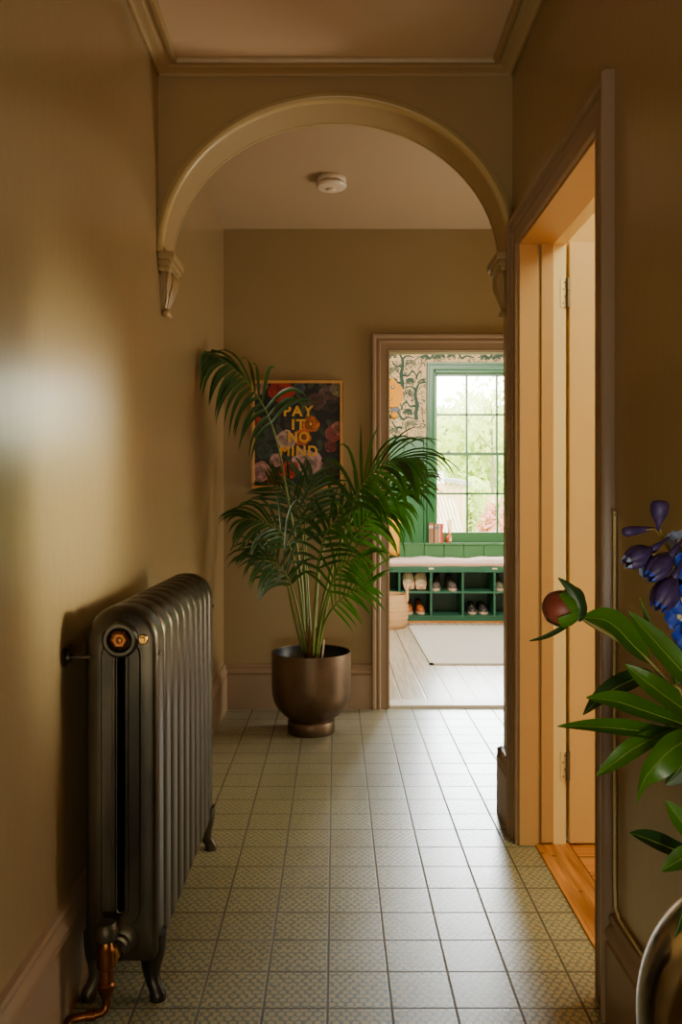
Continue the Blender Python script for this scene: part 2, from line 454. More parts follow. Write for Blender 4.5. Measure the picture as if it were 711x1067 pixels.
def corbel(sgn, label):
    xw = XL if sgn > 0 else XR
    t = thing('corbel', label, 'corbel', (xw, (ARCH0+ARCH1)/2, 1.88), 'corbels at the feet of the arch')
    X = lambda d: xw+sgn*d
    cap = MB()
    for z0, z1, p, q in ((2.05, 2.078, .06, .018), (2.03, 2.052, .05, .01), (2.012, 2.032, .042, .004)):
        cap.box(X(0), X(p), ARCH0-q, ARCH1+q, z0, z1)
    cap.build('cap', M['arch'], t, bevel=.005)
    b = MB(); rows = []
    zs = [(2.014, .040, .062), (1.99, .043, .060), (1.965, .041, .055), (1.94, .034, .047), (1.915, .025, .037), (1.895, .018, .028), (1.88, .014, .022)]
    cy = (ARCH0+ARCH1)/2
    for z, p, hw in zs:
        rows.append([(X(0), cy-hw, z), (X(p*.7), cy-hw, z), (X(p), cy-hw*.75, z), (X(p*1.06), cy, z), (X(p), cy+hw*.75, z), (X(p*.7), cy+hw, z), (X(0), cy+hw, z)])
    b.grid(rows)
    b.add(rows[-1], [tuple(range(7))])
    b.build('scroll', M['arch'], t, smooth=True, sub=1)
    lf = MB()
    for k in range(5):      # carved acanthus ribs down the face and the side towards the camera
        pts = []
        for i, (z, p, hw) in enumerate(zs):
            pts.append((X(p*(1.02-.0*k)), cy-hw*.6+hw*1.2*k/4+.004*math.sin(i*1.6), z))
        lf.tube(pts, [.005, .006, .006, .005, .004, .003, .002], 6)
    for k in range(3):
        pts = [(X(p*(.15+.28*k)+.003*math.sin(i*1.4+k)), cy-hw-.001, z) for i, (z, p, hw) in enumerate(zs)]
        lf.tube(pts, [.003, .005, .005, .004, .004, .003, .002], 6)
    lf.build('acanthus_ribs', M['arch'], t, smooth=True)
    d = MB(); d.ball((X(.016), cy-.012, 1.873), (.016, .022, .016)); d.ball((X(.022), cy+.006, 1.868), (.012, .016, .011))
    d.build('pendant', M['arch'], t, smooth=True)
corbel(1, 'carved plaster corbel under the left foot of the arch')
corbel(-1, 'carved plaster corbel under the right foot of the arch, by the doorway')

# cornice round the front ceiling
def ring(name, x0, x1, y0, y1, prof, m):
    b = MB()
    rows = [[(x0+u, y0+u, z), (x1-u, y0+u, z), (x1-u, y1-u, z), (x0+u, y1-u, z)] for u, z in prof]
    b.grid(rows, closed_u=True)
    return b.build(name, m, smooth='auto')
cz = CEIL
cprof = [(0, cz-.026), (.008, cz-.029), (.012, cz-.024), (.016, cz-.020), (.026, cz-.017), (.036, cz-.013), (.04, cz-.010), (.046, cz-.006),
         (.058, cz-.004), (.060, cz-.014), (.068, cz-.019), (.078, cz-.018), (.084, cz-.010), (.085, cz)]
struct(ring('trim_cornice', XL, XR, YF, ARCH0, cprof, M['arch']))

# baseboards: profile (projection, height)
bprof = [(.022, 0), (.022, .188), (.016, .193), (.017, .199), (.024, .205), (.022, .217), (.013, .226), (.012, .232), (.016, .240), (.012, .250), (0, .254)]
def skirting(name, a, b, nrm, m, ends=True):
    a, b, n = Vector((*a, 0)), Vector((*b, 0)), Vector((*nrm, 0))
    mb = MB()
    r = [[p+n*u+Vector((0, 0, z)) for u, z in [(0, 0)]+bprof] for p in (a, b)]
    mb.grid(r)
    if ends:
        for q in r: mb.add(q, [tuple(range(len(q)))])
    return struct(mb.build(name, m, smooth='auto'))
skirting('baseboard_left', (XL, YF), (XL, YB), (1, 0), M['trim'])
skirting('baseboard_back', (XL, YB), (BX0-.1, YB), (0, -1), M['trim'])
skirting('baseboard_right', (XR, YF), (XR, DY0-.105), (-1, 0), M['trim'])
skirting('baseboard_pier', (XR, DY1+.105), (XR, ARCH1+.022), (-1, 0), M['trim'])
skirting('baseboard_pier', (XR-.022, ARCH1), (XS, ARCH1), (0, 1), M['trim'])

# architraves: profile (outward from opening, out of wall)
aprof = [(.005, -.01), (.005, .012), (.008, .016), (.012, .012), (.05, .014), (.056, .02), (.066, .020), (.070, .016), (.078, .018), (.084, .027), (.096, .029), (.101, .022), (.101, 0)]
def architrave(name, m, to3, a0, a1, h, z0=0):
    b = MB()
    b.grid([[to3(a0-u, z0, v), to3(a0-u, h+u, v), to3(a1+u, h+u, v), to3(a1+u, z0, v)] for u, v in aprof])
    for e in (0, 3):
        q = [to3((a0-u) if e == 0 else (a1+u), z0, v) for u, v in aprof]
        b.add(q, [tuple(range(len(q)))])
    return struct(b.build(name, m, smooth='auto'))
architrave('trim_back_doorway', M['trim'], lambda a, z, v: (a, YB-v, z), BX0, BX1, BH)
architrave('trim_right_doorway', M['trim'], lambda a, z, v: (XR-v, a, z), DY0, DY1, DH)

# right doorway: lining, stop, rebate strip
ln = MB()
ln.box(XR-.004, .697, DY1-.004, DY1+.012, 0, DH); ln.box(XR-.004, .697, DY0-.012, DY0+.004, 0, DH)
ln.box(XR-.004, .697, DY0, DY1, DH-.004, DH+.01)
ln.box(.705, .748, DY1-.010, DY1+.012, .012, DH); ln.box(.705, .748, DY0-.012, DY0+.006, .012, DH); ln.box(.697, .748, DY0, DY1, DH-.004, DH+.01)
struct(ln.build('trim_door_lining', M['jamb'], bevel=.003))
rb = MB()
rb.box(.748, XR+.157, DY1-.003, DY1+.02, 0, DH+.02); rb.box(.748, XR+.157, DY0-.02, DY0+.003, 0, DH+.02); rb.box(.748, XR+.157, DY0, DY1, DH-.003, DH+.03)
struct(rb.build('trim_door_rebate', M['pale'], bevel=.002))

# thresholds and the room on the right
struct(box('trim_pine_threshold', M['thresh'],   .685, .804, DY0-.01, DY1+.02, -.05, .006, bevel=.004))
struct(MB().box(.808, 3.2, YF, 3.0, -.05, .002).box(.80, .812, YF, 3.0, -.05, -.012).build('floor', M['pine']))
struct(MB().box(3.2, 3.3, YF, 3.0, -.05, CEIL).box(XR+.155, 3.2, YF-.1, YF, -.05, CEIL).build('wall_side_room', M['room']))
struct(box('ceiling', M['room'], XR+.15, 3.2, YF, 3.0, CEIL, CEIL+.1))

# the open door: door_1 > hinges
door = bpy.data.objects.new('door_1', None); COL.objects.link(door); door.location = (.80, 2.87, 0); struct(door)
dl = MB(); dl.box(.803, 1.60, 2.852, 2.892, .008, DH+.008)
dl.build('door_leaf', M['doorp'], door, bevel=.003)
for zc in (1.90, .275):
    h = MB(); h.box(.772, .794, 2.8505, 2.8545, zc-.05, zc+.05)
    hp = h.build('hinge', M['brass_pale'], door, bevel=.001)
    k = MB()
    for j in range(5): k.lathe([(0, -.0095), (.0075, -.0095), (.0075, .0095), (0, .0095)], (.797, 2.848, zc-.04+.02*j), 12)
    k.build('hinge_knuckle', M['steel'], hp, smooth='auto')
    s = MB()
    for dx, dz in ((.006, -.036), (.011, -.012), (.006, .012), (.011, .036)):
        s.lathe([(0, -.0012), (.0028, -.0012), (.0034, .001)], (.776+dx, 2.8505, zc+dz), 10, 'y')
    s.build('screw', M['steel'], hp, smooth='auto')

# thin cable beside the door frame
pts = [(XR-.012, 1.855, 1.163), (XR-.006, 1.868, 1.158), (XR-.005, 1.874, 1.14), (XR-.005, 1.875, .9), (XR-.005, 1.874, .5), (XR-.005, 1.872, .30), (XR-.006, 1.85, .268), (XR-.006, 1.78, .259), (XR-.006, 1.3, .258), (XR-.006, .3, .258), (XR-.006, YF+.05, .258)]
tag(MB().tube(catmull(pts, 5), .0035, 8).build('cable', M['cable'], smooth=True), 'thin cream cable running down beside the door frame and along the skirting top', 'cable')

# ------------------------------------------------------------------ smoke detector
sd = thing('smoke_detector', 'round cream smoke detector on the ceiling beyond the arch', 'smoke detector', (-.02, 3.97, CEIL-.01))
c = (-.02, 3.97, CEIL-.01)
MB().lathe([(0, 0), (.068, 0), (.070, -.004), (.070, -.018), (.066, -.024), (.06, -.026)], c, 40).build('base', M['plastic'], sd, smooth='auto')
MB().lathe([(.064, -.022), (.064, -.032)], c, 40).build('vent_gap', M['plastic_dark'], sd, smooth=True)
MB().lathe([(.06, -.031), (.072, -.031), (.073, -.038), (.066, -.047), (.05, -.051), (.026, -.052), (0, -.052)], c, 40).build('cap', M['plastic'], sd, smooth='auto')
MB().lathe([(.022, -.05), (.021, -.060), (.017, -.064), (0, -.065)], c, 24).build('test_button', M['plastic'], sd, smooth='auto')

# ------------------------------------------------------------------ radiator
RX0, RX1 = -.594, -.420; RY0 = 1.955; NS = 10; RP = .0895; RB, RT = .095, .94
rad = thing('radiator', 'old black cast iron column radiator standing against the left wall', 'radiator', ((RX0+RX1)/2, RY0+NS*RP/2, 0))
def rr_outline(x0, x1, z0, z1, rt, rb, n=8):
    pts = []
    for cx, cz, r, a0 in ((x1-rb, z0+rb, rb, -PI/2), (x1-rt, z1-rt, rt, 0), (x0+rt, z1-rt, rt, PI/2), (x0+rb, z0+rb, rb, PI)):
        for i in range(n+1):
            a = a0+PI/2*i/n; pts.append((cx+r*math.cos(a), cz+r*math.sin(a)))
    return pts
def section_mesh(y):
    b = MB(); mid = (RX0+RX1)/2
    def layer(dy, ins):
        o = rr_outline(RX0+ins, RX1-ins, RB+ins, RT-ins, .082-ins*.6, .03, 8)
        i_ = rr_outline(mid-.007-ins*.1, mid+.007+ins*.1, .22-ins*.1, .828+ins*.1, .0068+ins*.1, .0068+ins*.1, 8)
        return [(x, y+dy, z) for x, z in o], [(x, y+dy, z) for x, z in i_]
    h = RP/2
    lays = [(-h+.002, .014), (-h+.007, .006), (-h+.016, .001), (-.012, 0), (.012, 0), (h-.016, .001), (h-.007, .006), (h-.002, .014)]
    L = [layer(*l) for l in lays]
    b.grid([l[0] for l in L], closed_u=True); b.grid([l[1] for l in L][::-1], closed_u=True)
    for l, sg in ((L[0], -1), (L[-1], 1)):     # end faces: a raised band round the slot, a bead at its edge
        o, i_ = l; y0 = o[0][1]
        def ringo(g_, dy):
            return [(x, y0+sg*dy, z) for x, z in rr_outline(mid-.007-g_, mid+.007+g_, .22-g_, .828+g_, .0068+g_, .0068+g_, 8)]
        b.grid([o, ringo(.040, 0), ringo(.037, .003), ringo(.013, .003), ringo(.011, .006), ringo(.006, .006), ringo(.004, .001), [(x, y0, z) for x, y, z in i_]], closed_u=True)
    return b
sec0 = None
for k in range(NS):
    y = RY0+RP*(k+.5)
    if sec0 is None:
        sec0 = section_mesh(y).build('section', M['iron'], rad, smooth='auto')
    else:
        c = sec0.copy(); COL.objects.link(c); c.parent = rad; c.matrix_parent_inverse = sec0.matrix_parent_inverse.copy(); c.location = (0, RP*k, 0)
mid = (RX0+RX1)/2
for z in (.862, .150):
    MB().tube([(mid, RY0+.02, z), (mid, RY0+NS*RP-.02, z)], .036, 24).build('connecting_hub', M['iron_dark'], rad, smooth='auto')
pl = MB()
pl.lathe([(.043, .012), (.043, -.006), (.037, -.013), (.030, -.013), (.027, -.006), (.024, -.004)], (mid, RY0, .862), 32, 'y')
plug = pl.build('end_boss', M['iron'], rad, smooth='auto')
q = MB(); q.lathe([(.025, 0), (.024, -.008), (.016, -.012), (0, -.012)], (mid, RY0-.002, .862), 6, 'y'); q.lathe([(.008, -.012), (.007, -.017), (0, -.018)], (mid, RY0-.002, .862), 8, 'y')
q.build('brass_plug', M['copper'], plug)
q = MB(); q.lathe([(.014, .012), (.014, 0), (.010, -.006), (0, -.007)], (RX1-.034, RY0+.004, .862), 20, 'y'); q.box(RX1-.039, RX1-.029, RY0-.012, RY0, .857, .867)
q.build('bleed_valve', M['brass'], rad, smooth='auto')
for yy in (RY0+.02, RY0+NS*RP-.012):
    q = MB(); q.ball((RX1+.002, yy, .826), (.005, .006, .006)); q.build('screw', M['steel'], rad, smooth=True)
q = MB(); q.tube([(XL+.002, RY0-.008, .822), (RX0+.02, RY0-.008, .822)], .0045, 12)
stay = q.build('wall_stay', M['iron_dark'], rad, smooth='auto')
q = MB(); q.lathe([(0, 0), (.024, 0), (.025, .004), (.02, .008), (.014, .009), (.012, .016), (0, .017)], (XL, RY0-.008, .822), 28, 'x')
q.build('wall_plate', M['iron_dark'], stay, smooth='auto')
# legs
for yy, e in ((RY0+RP*.5, -1), (RY0+RP*(NS-.5), 1)):
    for sx in (-1, 1):
        x0 = mid+sx*.062
        pts = [(x0, yy, .15), (x0+sx*.004, yy, .11), (x0+sx*.002, yy+e*.004, .075), (x0+sx*.006, yy+e*.010, .045), (x0+sx*.016, yy+e*.016, .022), (x0+sx*.020, yy+e*.018, .010), (x0+sx*.020, yy+e*.018, 0)]
        b = MB(); b.tube(catmull(pts, 3), [(.038-.02*min(1, i/9)) if i < 11 else .017+.003*min(1, (i-11)/3) for i in range(19)], 14)
        b.build('leg', M['iron_dark'], rad, smooth='auto')
# bottom hub, valve and pipe
q = MB(); q.lathe([(.046, .01), (.046, -.004), (.036, -.012), (.026, -.016), (.024, -.028), (.018, -.03), (.018, -.055)], (mid, RY0+.004, .150), 28, 'y')
q.build('bottom_boss', M['iron'], rad, smooth='auto')
vx, vy = mid-.018, RY0-.056
q = MB()
q.lathe([(0, .055), (.012, .055), (.020, .075), (.021, .085), (.017, .09), (.017, .12), (.022, .125), (.022, .165), (.016, .172), (.014, .19), (0, .19)], (vx, vy, 0), 20)
q.tube([(vx, vy, .15), (mid, RY0-.04, .15)], .015, 14)
valve = q.build('valve_body', M['copper'], rad, smooth='auto')
q = MB(); q.lathe([(0, .186), (.024, .186), (.026, .195), (.026, .215), (.02, .225), (0, .226)], (vx, vy, 0), 12); q.build('valve_cap', M['iron_dark'], valve, smooth='auto')
q = MB(); q.lathe([(.012, -.012), (.021, -.012), (.021, .006), (.017, .010)], (mid-.006, RY0-.048, .15), 6, 'y'); q.build('union_nut', M['brass'], valve)
pts = [(vx, vy, .06), (vx, vy, .035), (vx-.006, vy-.006, .024), (vx-.02, vy-.012, .022), (vx-.07, vy-.03, .022), (vx-.075, vy-.045, .020), (vx-.076, vy-.07, .012), (vx-.076, vy-.075, -.02)]
MB().tube(catmull(pts, 4), .0095, 12).build('supply_pipe', M['copper'], rad, smooth=True)
q = MB(); q.lathe([(.0095, -.01), (.0125, -.01), (.0125, .01), (.0095, .01)], (vx-.03, vy-.016, .022), 14, 'x'); q.build('pipe_joint', M['copper'], rad, smooth='auto')

# ------------------------------------------------------------------ poster
PX0, PX1, PZ0, PZ1 = -.476, .040, 1.250, 1.862
po = thing('framed_poster', 'framed dark floral poster with gold lettering on the back wall behind the palm', 'poster', ((PX0+PX1)/2, YB, PZ0))
fr = MB(); fw = .016
fr.box(PX0, PX1, YB-.026, YB-.001, PZ0, PZ0+fw); fr.box(PX0, PX1, YB-.026, YB-.001, PZ1-fw, PZ1)
fr.box(PX0, PX0+fw, YB-.026, YB-.001, PZ0+fw, PZ1-fw); fr.box(PX1-fw, PX1, YB-.026, YB-.001, PZ0+fw, PZ1-fw)
fr.build('frame', M['oak'], po, bevel=.002)
class Flat:
    """flat coloured shapes laid on one sheet, kept as one mesh with a colour attribute"""
    def __init__(s): s.v = []; s.f = []; s.c = []; s.k = 0
    def poly(s, pts, col):
        o = len(s.v); s.k += 1; y = YB-.012-s.k*6e-7
        s.v += [(x, y, z) for x, z in pts]; s.f.append(list(range(o, o+len(pts)))); s.c.append((*lin(col), 1))
    def build(s, name, parent):
        me = bpy.data.meshes.new(name); me.from_pydata(s.v, [], s.f)
        at = me.color_attributes.new('Col', 'FLOAT_COLOR', 'CORNER')
        i = 0
        for p, c in zip(me.polygons, s.c):
            for li in p.loop_indices: at.data[li].color = c
        me.materials.append(M['print'])
        o = bpy.data.objects.new(name, me); COL.objects.link(o); o.parent = parent; o.matrix_parent_inverse = parent_world(parent).inverted()
        return o
rp = random.Random(5)
def shade(c, k): return tuple(max(0, min(255, v*k)) for v in c)
fl = Flat()
ix0, ix1, iz0, iz1 = PX0+fw, PX1-fw, PZ0+fw, PZ1-fw
fl.poly([(ix0, iz0), (ix1, iz0), (ix1, iz1), (ix0, iz1)], (24, 24, 26))
def clampi(x, z): return (min(max(x, ix0), ix1), min(max(z, iz0), iz1))
def petal(cx, cz, a, r0, r1, w, col):
    d = (math.cos(a), math.sin(a)); n = (-d[1], d[0]); pts = []
    for t, k in ((r0, .25), (r0+(r1-r0)*.4, .85), (r0+(r1-r0)*.75, 1), (r1*.97, .55), (r1, 0), (r1*.97, -.55), (r0+(r1-r0)*.75, -1), (r0+(r1-r0)*.4, -.85), (r0, -.25)):
        pts.append(clampi(cx+d[0]*t+n[0]*k*w, cz+d[1]*t+n[1]*k*w))
    fl.poly(pts, col)
def bloom(cx, cz, R, col, cen=None, layers=5):
    for l in range(layers):
        r = R*(1-l/layers*.8); n = max(5, 9-l)
        for j in range(n):
            a = 2*PI*j/n+l*.5+rp.uniform(-.12, .12)
            petal(cx, cz, a, 0, r*rp.uniform(.88, 1.1), r*.42, shade(col, rp.uniform(.62, 1.12)*(1-.06*l)))
    if cen: fl.poly([clampi(cx+R*.16*math.cos(k*PI/5), cz+R*.16*math.sin(k*PI/5)) for k in range(10)], cen)
def P2(px, py): return ((px-CX)*YB/F, EYE-(py-CY)*YB/F)
for _ in range(90):   # dark foliage
    x, z = rp.uniform(ix0, ix1), rp.uniform(iz0, iz1)
    petal(x, z, rp.uniform(0, 6.28), 0, rp.uniform(.03, .075), rp.uniform(.008, .018), rp.choice([(46, 58, 44), (60, 72, 50), (38, 46, 52), (70, 70, 52), (54, 44, 40), (34, 44, 40)]))
for px, py, R, col, cen in ((293, 407, .075, (206, 58, 46), None), (270, 403, .05, (206, 150, 140), None), (312, 404, .035, (74, 92, 112), None), (343, 412, .06, (112, 86, 86), None), (352, 405, .045, (170, 160, 140), None),
                            (330, 418, .05, (92, 66, 60), None), (345, 424, .04, (64, 52, 58), None), (267, 440, .035, (206, 60, 44), None), (324, 442, .05, (214, 112, 34), (250, 190, 80)), (315, 456, .05, (206, 104, 40), (120, 60, 20)),
                            (347, 452, .05, (176, 84, 84), None), (353, 446, .04, (206, 130, 130), None), (345, 465, .035, (140, 60, 66), None), (298, 458, .055, (206, 170, 160), None), (320, 484, .085, (226, 180, 180), None),
                            (302, 489, .05, (206, 62, 40), None), (288, 480, .04, (214, 160, 160), None), (272, 492, .06, (206, 152, 150), None), (288, 500, .05, (190, 44, 34), None), (344, 488, .05, (74, 80, 58), None),
                            (312, 502, .04, (84, 100, 120), None), (330, 501, .04, (112, 112, 76), None), (282, 452, .04, (60, 74, 66), None), (276, 470, .045, (52, 70, 60), None)):
    x, z = P2(px, py); bloom(x, z, R, col, cen)
pr = fl.build('print', po)
for txt, pyb, w in (('PAY', 434, 31), ('IT', 448, 14), ('NO', 461, 22), ('MIND', 475.5, 39)):
    cu = bpy.data.curves.new('lettering', 'FONT'); cu.body = txt; cu.size = .1; cu.align_x = 'CENTER'; cu.space_character = 1.18; cu.offset = .0032; cu.extrude = .0002
    ob = bpy.data.objects.new('tmp', cu); COL.objects.link(ob)
    bpy.context.view_layer.update()
    me = bpy.data.meshes.new_from_object(ob.evaluated_get(bpy.context.evaluated_depsgraph_get()))
    bpy.data.objects.remove(ob)
    xs = [v.co.x for v in me.vertices]; zs = [v.co.y for v in me.vertices]
    sx = w*YB/F/(max(xs)-min(xs)); sz = 11*YB/F/(max(zs)-min(zs))
    x, z = P2(311.5, pyb)
    for v in me.vertices:
        v.co = Vector((x+(v.co.x-(max(xs)+min(xs))/2)*sx, YB-.0135-v.co.z, z+(v.co.y-min(zs))*sz))
    me.materials.clear(); me.materials.append(M['gold'])
    o = bpy.data.objects.new('lettering', me); COL.objects.link(o); o.parent = po; o.matrix_parent_inverse = parent_world(po).inverted()

# ------------------------------------------------------------------ potted palm
PC = Vector((-.125, 4.25, 0))
palm = thing('potted_palm', 'tall potted palm in a bronze pot in the corner beside the far doorway', 'potted plant', PC)
pot = MB().lathe([(0, 0), (.118, 0), (.121, .004), (.121, .058), (.118, .064), (.112, .068), (.118, .076), (.142, .094), (.170, .122), (.190, .156), (.200, .196), (.203, .24), (.203, .408), (.2025, .412), (.199, .413), (.1965, .410), (.195, .37)], PC, 64).build('pot', M['bronze'], palm, smooth='auto')
MB().lathe([(.194, .408), (.193, .34), (.185, .33), (0, .33)], PC, 48).build('pot_liner', M['pot_in'], pot, smooth='auto')
so = MB(); so.lathe([(.15, .328), (.15, .352), (.10, .358), (0, .362)], PC, 32); so.build('soil', M['soil'], palm, smooth=True)
b = MB(); b.box(-.004, .004, -.001, .001, 0, .14); tg = b.build('plant_tag', M['plastic'], palm); tg.location = (PC.x+.052+0, PC.y-.09, .345); tg.matrix_parent_inverse = parent_world(palm).inverted(); tg.rotation_euler = (0, .12, .3)

rf = random.Random(3)
def frond(pts, start, n, ln, wd, nrm, droop, mt='leaf', sides=(1, -1), ang=(.9, .5), sag=.12):
    """pts: (px, py, depth) along the stalk; leaflets from `start` (0..1) to the tip"""
    P = catmull([W(*p) for p in pts], 10); L = len(P)
    st = MB(); st.tube(P, [max(.0016, .0085*(1-i/L*.85)) for i in range(L)], 8)
    lf = MB(); na, nb = Vector(nrm[0]).normalized(), Vector(nrm[1]).normalized()
    for k in range(n):
        u = k/(n-1); nrm = na.lerp(nb, u).normalized(); t = start+(1-start)*u
        f = t*(L-1); i = min(int(f), L-2); p = P[i].lerp(P[i+1], f-i)
        T = (P[min(i+2, L-1)]-P[max(i-1, 0)]).normalized()
        S = T.cross(nrm).normalized(); Nn = S.cross(T)
        for sd in sides:
            a = ang[0]+(ang[1]-ang[0])*u + rf.uniform(-.1, .1)
            d = (T*math.cos(a)+S*sd*math.sin(a)+Nn*.12+Vector((rf.uniform(-.06, .06), rf.uniform(-.06, .06), rf.uniform(-.06, .06)-sag))).normalized()
            l = ln*(.62+.38*math.sin(PI*(.18+.68*u)))*(1-.35*max(0, u-.75)/.25)*rf.uniform(.88, 1.1)
            seg = 7; pos = p.copy(); rows = []
            dr = droop*rf.uniform(.75, 1.3)
            for j in range(seg+1):
                w_ = wd*(math.sin(PI*min(1, .16+.84*j/seg)) if j < seg else 0)*.5
                w_ = max(w_, .0004)
                side = d.cross(Nn)
                side = side.normalized() if side.length > .05 else S
                fold = Nn*w_*.45
                rows.append([pos-side*w_+fold, pos, pos+side*w_+fold])
                pos = pos+d*(l/seg)
                pos.x = max(pos.x, XL+.02+.01*rf.random()); pos.y = min(pos.y, YB-.04)
                d = (d+Vector((0, 0, -1))*dr*(j+1)/seg*.42).normalized()
            lf.grid(rows)
    fo = lf.build('frond', M[mt], palm, smooth=True)
    st.build('stalk', M['stalk'], fo, smooth=True)
B = lambda dx=0, dy=0: (325+dx, 683, 4.25+dy)
# tall frond arching to the upper left corner
frond([B(-7), (314, 600, 4.24), (301, 525, 4.2), (291, 470, 4.14), (278, 430, 4.04), (259, 400, 3.96), (240, 381, 3.9), (222, 368, 3.86)], .53, 18, .33, .025, ((.6, -.75, .2), (.72, -.12, .66)), 1.7, sag=.55)
# big right frond
frond([B(3), (338, 620, 4.2), (360, 550, 4.12), (374, 512, 4.06), (390, 492, 4.0), (408, 480, 3.95), (428, 478, 3.9)], .44, 18, .37, .023, ((-.45, -.75, .45), (.0, -.3, .95)), 1.35, sag=.22)
# right middle frond, catching the light
frond([B(6), (346, 610, 4.2), (368, 562, 4.12), (390, 535, 4.06), (414, 524, 4.0)], .5, 13, .33, .022, ((0, -.7, .7), (.1, -.6, .8)), 1.3, 'leaf2')
# high right one reaching across the window
frond([B(4, .02), (344, 600, 4.28), (370, 535, 4.3), (400, 508, 4.28), (438, 500, 4.26)], .5, 14, .27, .019, ((0, -.7, .7), (0, -.6, .8)), .9)
# low right frond, flat
frond([B(6, -.02), (338, 650, 4.2), (350, 630, 4.12), (366, 617, 4.05), (384, 611, 4.0)], .45, 10, .24, .017, ((0, -.8, .6), (0, -.8, .6)), .35, 'leaf2')
# left middle
frond([B(-6), (312, 610, 4.22), (300, 565, 4.18), (280, 546, 4.14), (256, 541, 4.1)], .46, 13, .25, .019, ((-.1, -.8, .6), (-.1, -.6, .8)), 1.3)
# left low
frond([B(-5, -.02), (309, 630, 4.18), (300, 602, 4.12), (285, 587, 4.06), (266, 583, 4.0)], .42, 11, .25, .018, ((-.1, -.8, .6), (-.1, -.6, .8)), 1.2)
# left upper spiky one
frond([B(-3, .03), (318, 600, 4.3), (314, 548, 4.33), (304, 520, 4.36), (284, 505, 4.4)], .45, 11, .24, .015, ((-.1, -.9, .3), (-.1, -.8, .5)), .2)
# upright centre
frond([B(0, .03), (320, 600, 4.32), (318, 550, 4.36), (320, 520, 4.38), (326, 498, 4.4)], .42, 12, .24, .02, ((.1, -.9, .2), (.1, -.8, .4)), .6)
# centre right, dense dark
frond([B(2, .05), (332, 600, 4.34), (342, 556, 4.4), (358, 533, 4.44), (376, 528, 4.48)], .4, 13, .27, .024, ((.1, -.8, .5), (.1, -.6, .7)), 1.1)
frond([B(1, -.05), (329, 620, 4.15), (333, 578, 4.06), (342, 552, 3.98), (356, 542, 3.92)], .4, 11, .25, .018, ((.2, -.8, .5), (.2, -.6, .7)), .8)
frond([B(4, -.03), (336, 640, 4.18), (346, 607, 4.1), (360, 588, 4.04), (378, 582, 3.98)], .42, 11, .25, .018, ((.1, -.8, .6), (.1, -.7, .7)), .7, 'leaf2')
frond([B(-8, .02), (306, 640, 4.3), (298, 604, 4.36), (284, 578, 4.4), (268, 568, 4.44)], .45, 11, .22, .017, ((-.2, -.8, .5), (-.2, -.7, .7)), .8)
sh = MB()
for k in range(7):
    a = 2*PI*k/7; sh.tube([PC+Vector((.03*math.cos(a), .03*math.sin(a), .35)), PC+Vector((.024*math.cos(a), .024*math.sin(a), .45)), PC+Vector((.03*math.cos(a)*1.3, .03*math.sin(a), .50+.03*(k % 3)))], [.014, .012, .002], 7)
sh.build('leaf_sheath', M['dry'], palm, smooth=True)

# ------------------------------------------------------------------ the far room
FX0, FX1, FY, FC = -.35, 3.1, 8.42, 2.95
struct(box('floor', M['white_boards'], FX0, FX1, YB2, FY, -.05, -.004))
struct(box('trim_far_threshold', M['white_wood'], BX0, BX1, YB+.004, YB2+.07, -.05, .016, bevel=.006))
struct(MB().box(FX0-.1, FX0, YB2, FY+.1, -.05, FC).box(FX1, FX1+.1, YB2, FY+.1, -.05, FC).build('wall_far_room', M['green']))
struct(box('ceiling', M['white'], FX0, FX1, YB2, FY+.1, FC-.06, FC))
WX0, WX1, WZ0, WZ1 = 1.0, 1.992, .745, 2.49     # window opening
DADO = 1.80
wf = MB()
wf.box(FX0, WX0, FY, FY+.14, -.05, FC); wf.box(WX1, FX1, FY, FY+.14, -.05, FC)
wf.box(WX0, WX1, FY, FY+.14, WZ1, FC); wf.box(WX0, WX1, FY, FY+.14, -.05, WZ0)
struct(wf.build('wall_window', M['green']))
# panelling with v-grooves
def vboards(b, x0, x1, y, z0, z1, pitch, off):
    xs = [x0]; k = math.ceil((x0-off)/pitch)
    while off+k*pitch < x1: xs.append(off+k*pitch); k += 1
    xs.append(x1); prof = []
    for i, x in enumerate(xs):
        if 0 < i < len(xs)-1: prof += [(x-.006, y), (x, y+.008), (x+.006, y)]
        else: prof.append((x, y))
    b.grid([[(x, yy, z) for x, yy in prof] for z in (z0, z1)])
pb = MB()
vboards(pb, FX0, WX0-.085, FY-.014, .5, DADO, .2, 1.09); vboards(pb, WX1+.085, FX1, FY-.014, .5, DADO, .2, 1.09)
pb.box(FX0, WX0-.085, FY-.03, FY, DADO-.012, DADO+.014)
pb.box(WX1+.085, FX1, FY-.03, FY, DADO-.012, DADO+.014)
struct(pb.build('trim_panelling', M['green']))
lb = MB(); vboards(lb, FX0, FX1, FY-.07, .5, WZ0-.02, .2, 1.09); lb.quad((FX0, FY-.07, WZ0-.02), (FX1, FY-.07, WZ0-.02), (FX1, FY, WZ0-.02), (FX0, FY, WZ0-.02))
struct(lb.build('trim_low_panelling', M['green_sash']))
struct(MB().box(WX0-.1, WX1+.1, FY-.085, FY+.10, WZ0-.022, WZ0).box(FX0, WX0-.1, FY-.075, FY, WZ0-.022, WZ0-.002).build('trim_window_sill', M['green_sash'], bevel=.003))

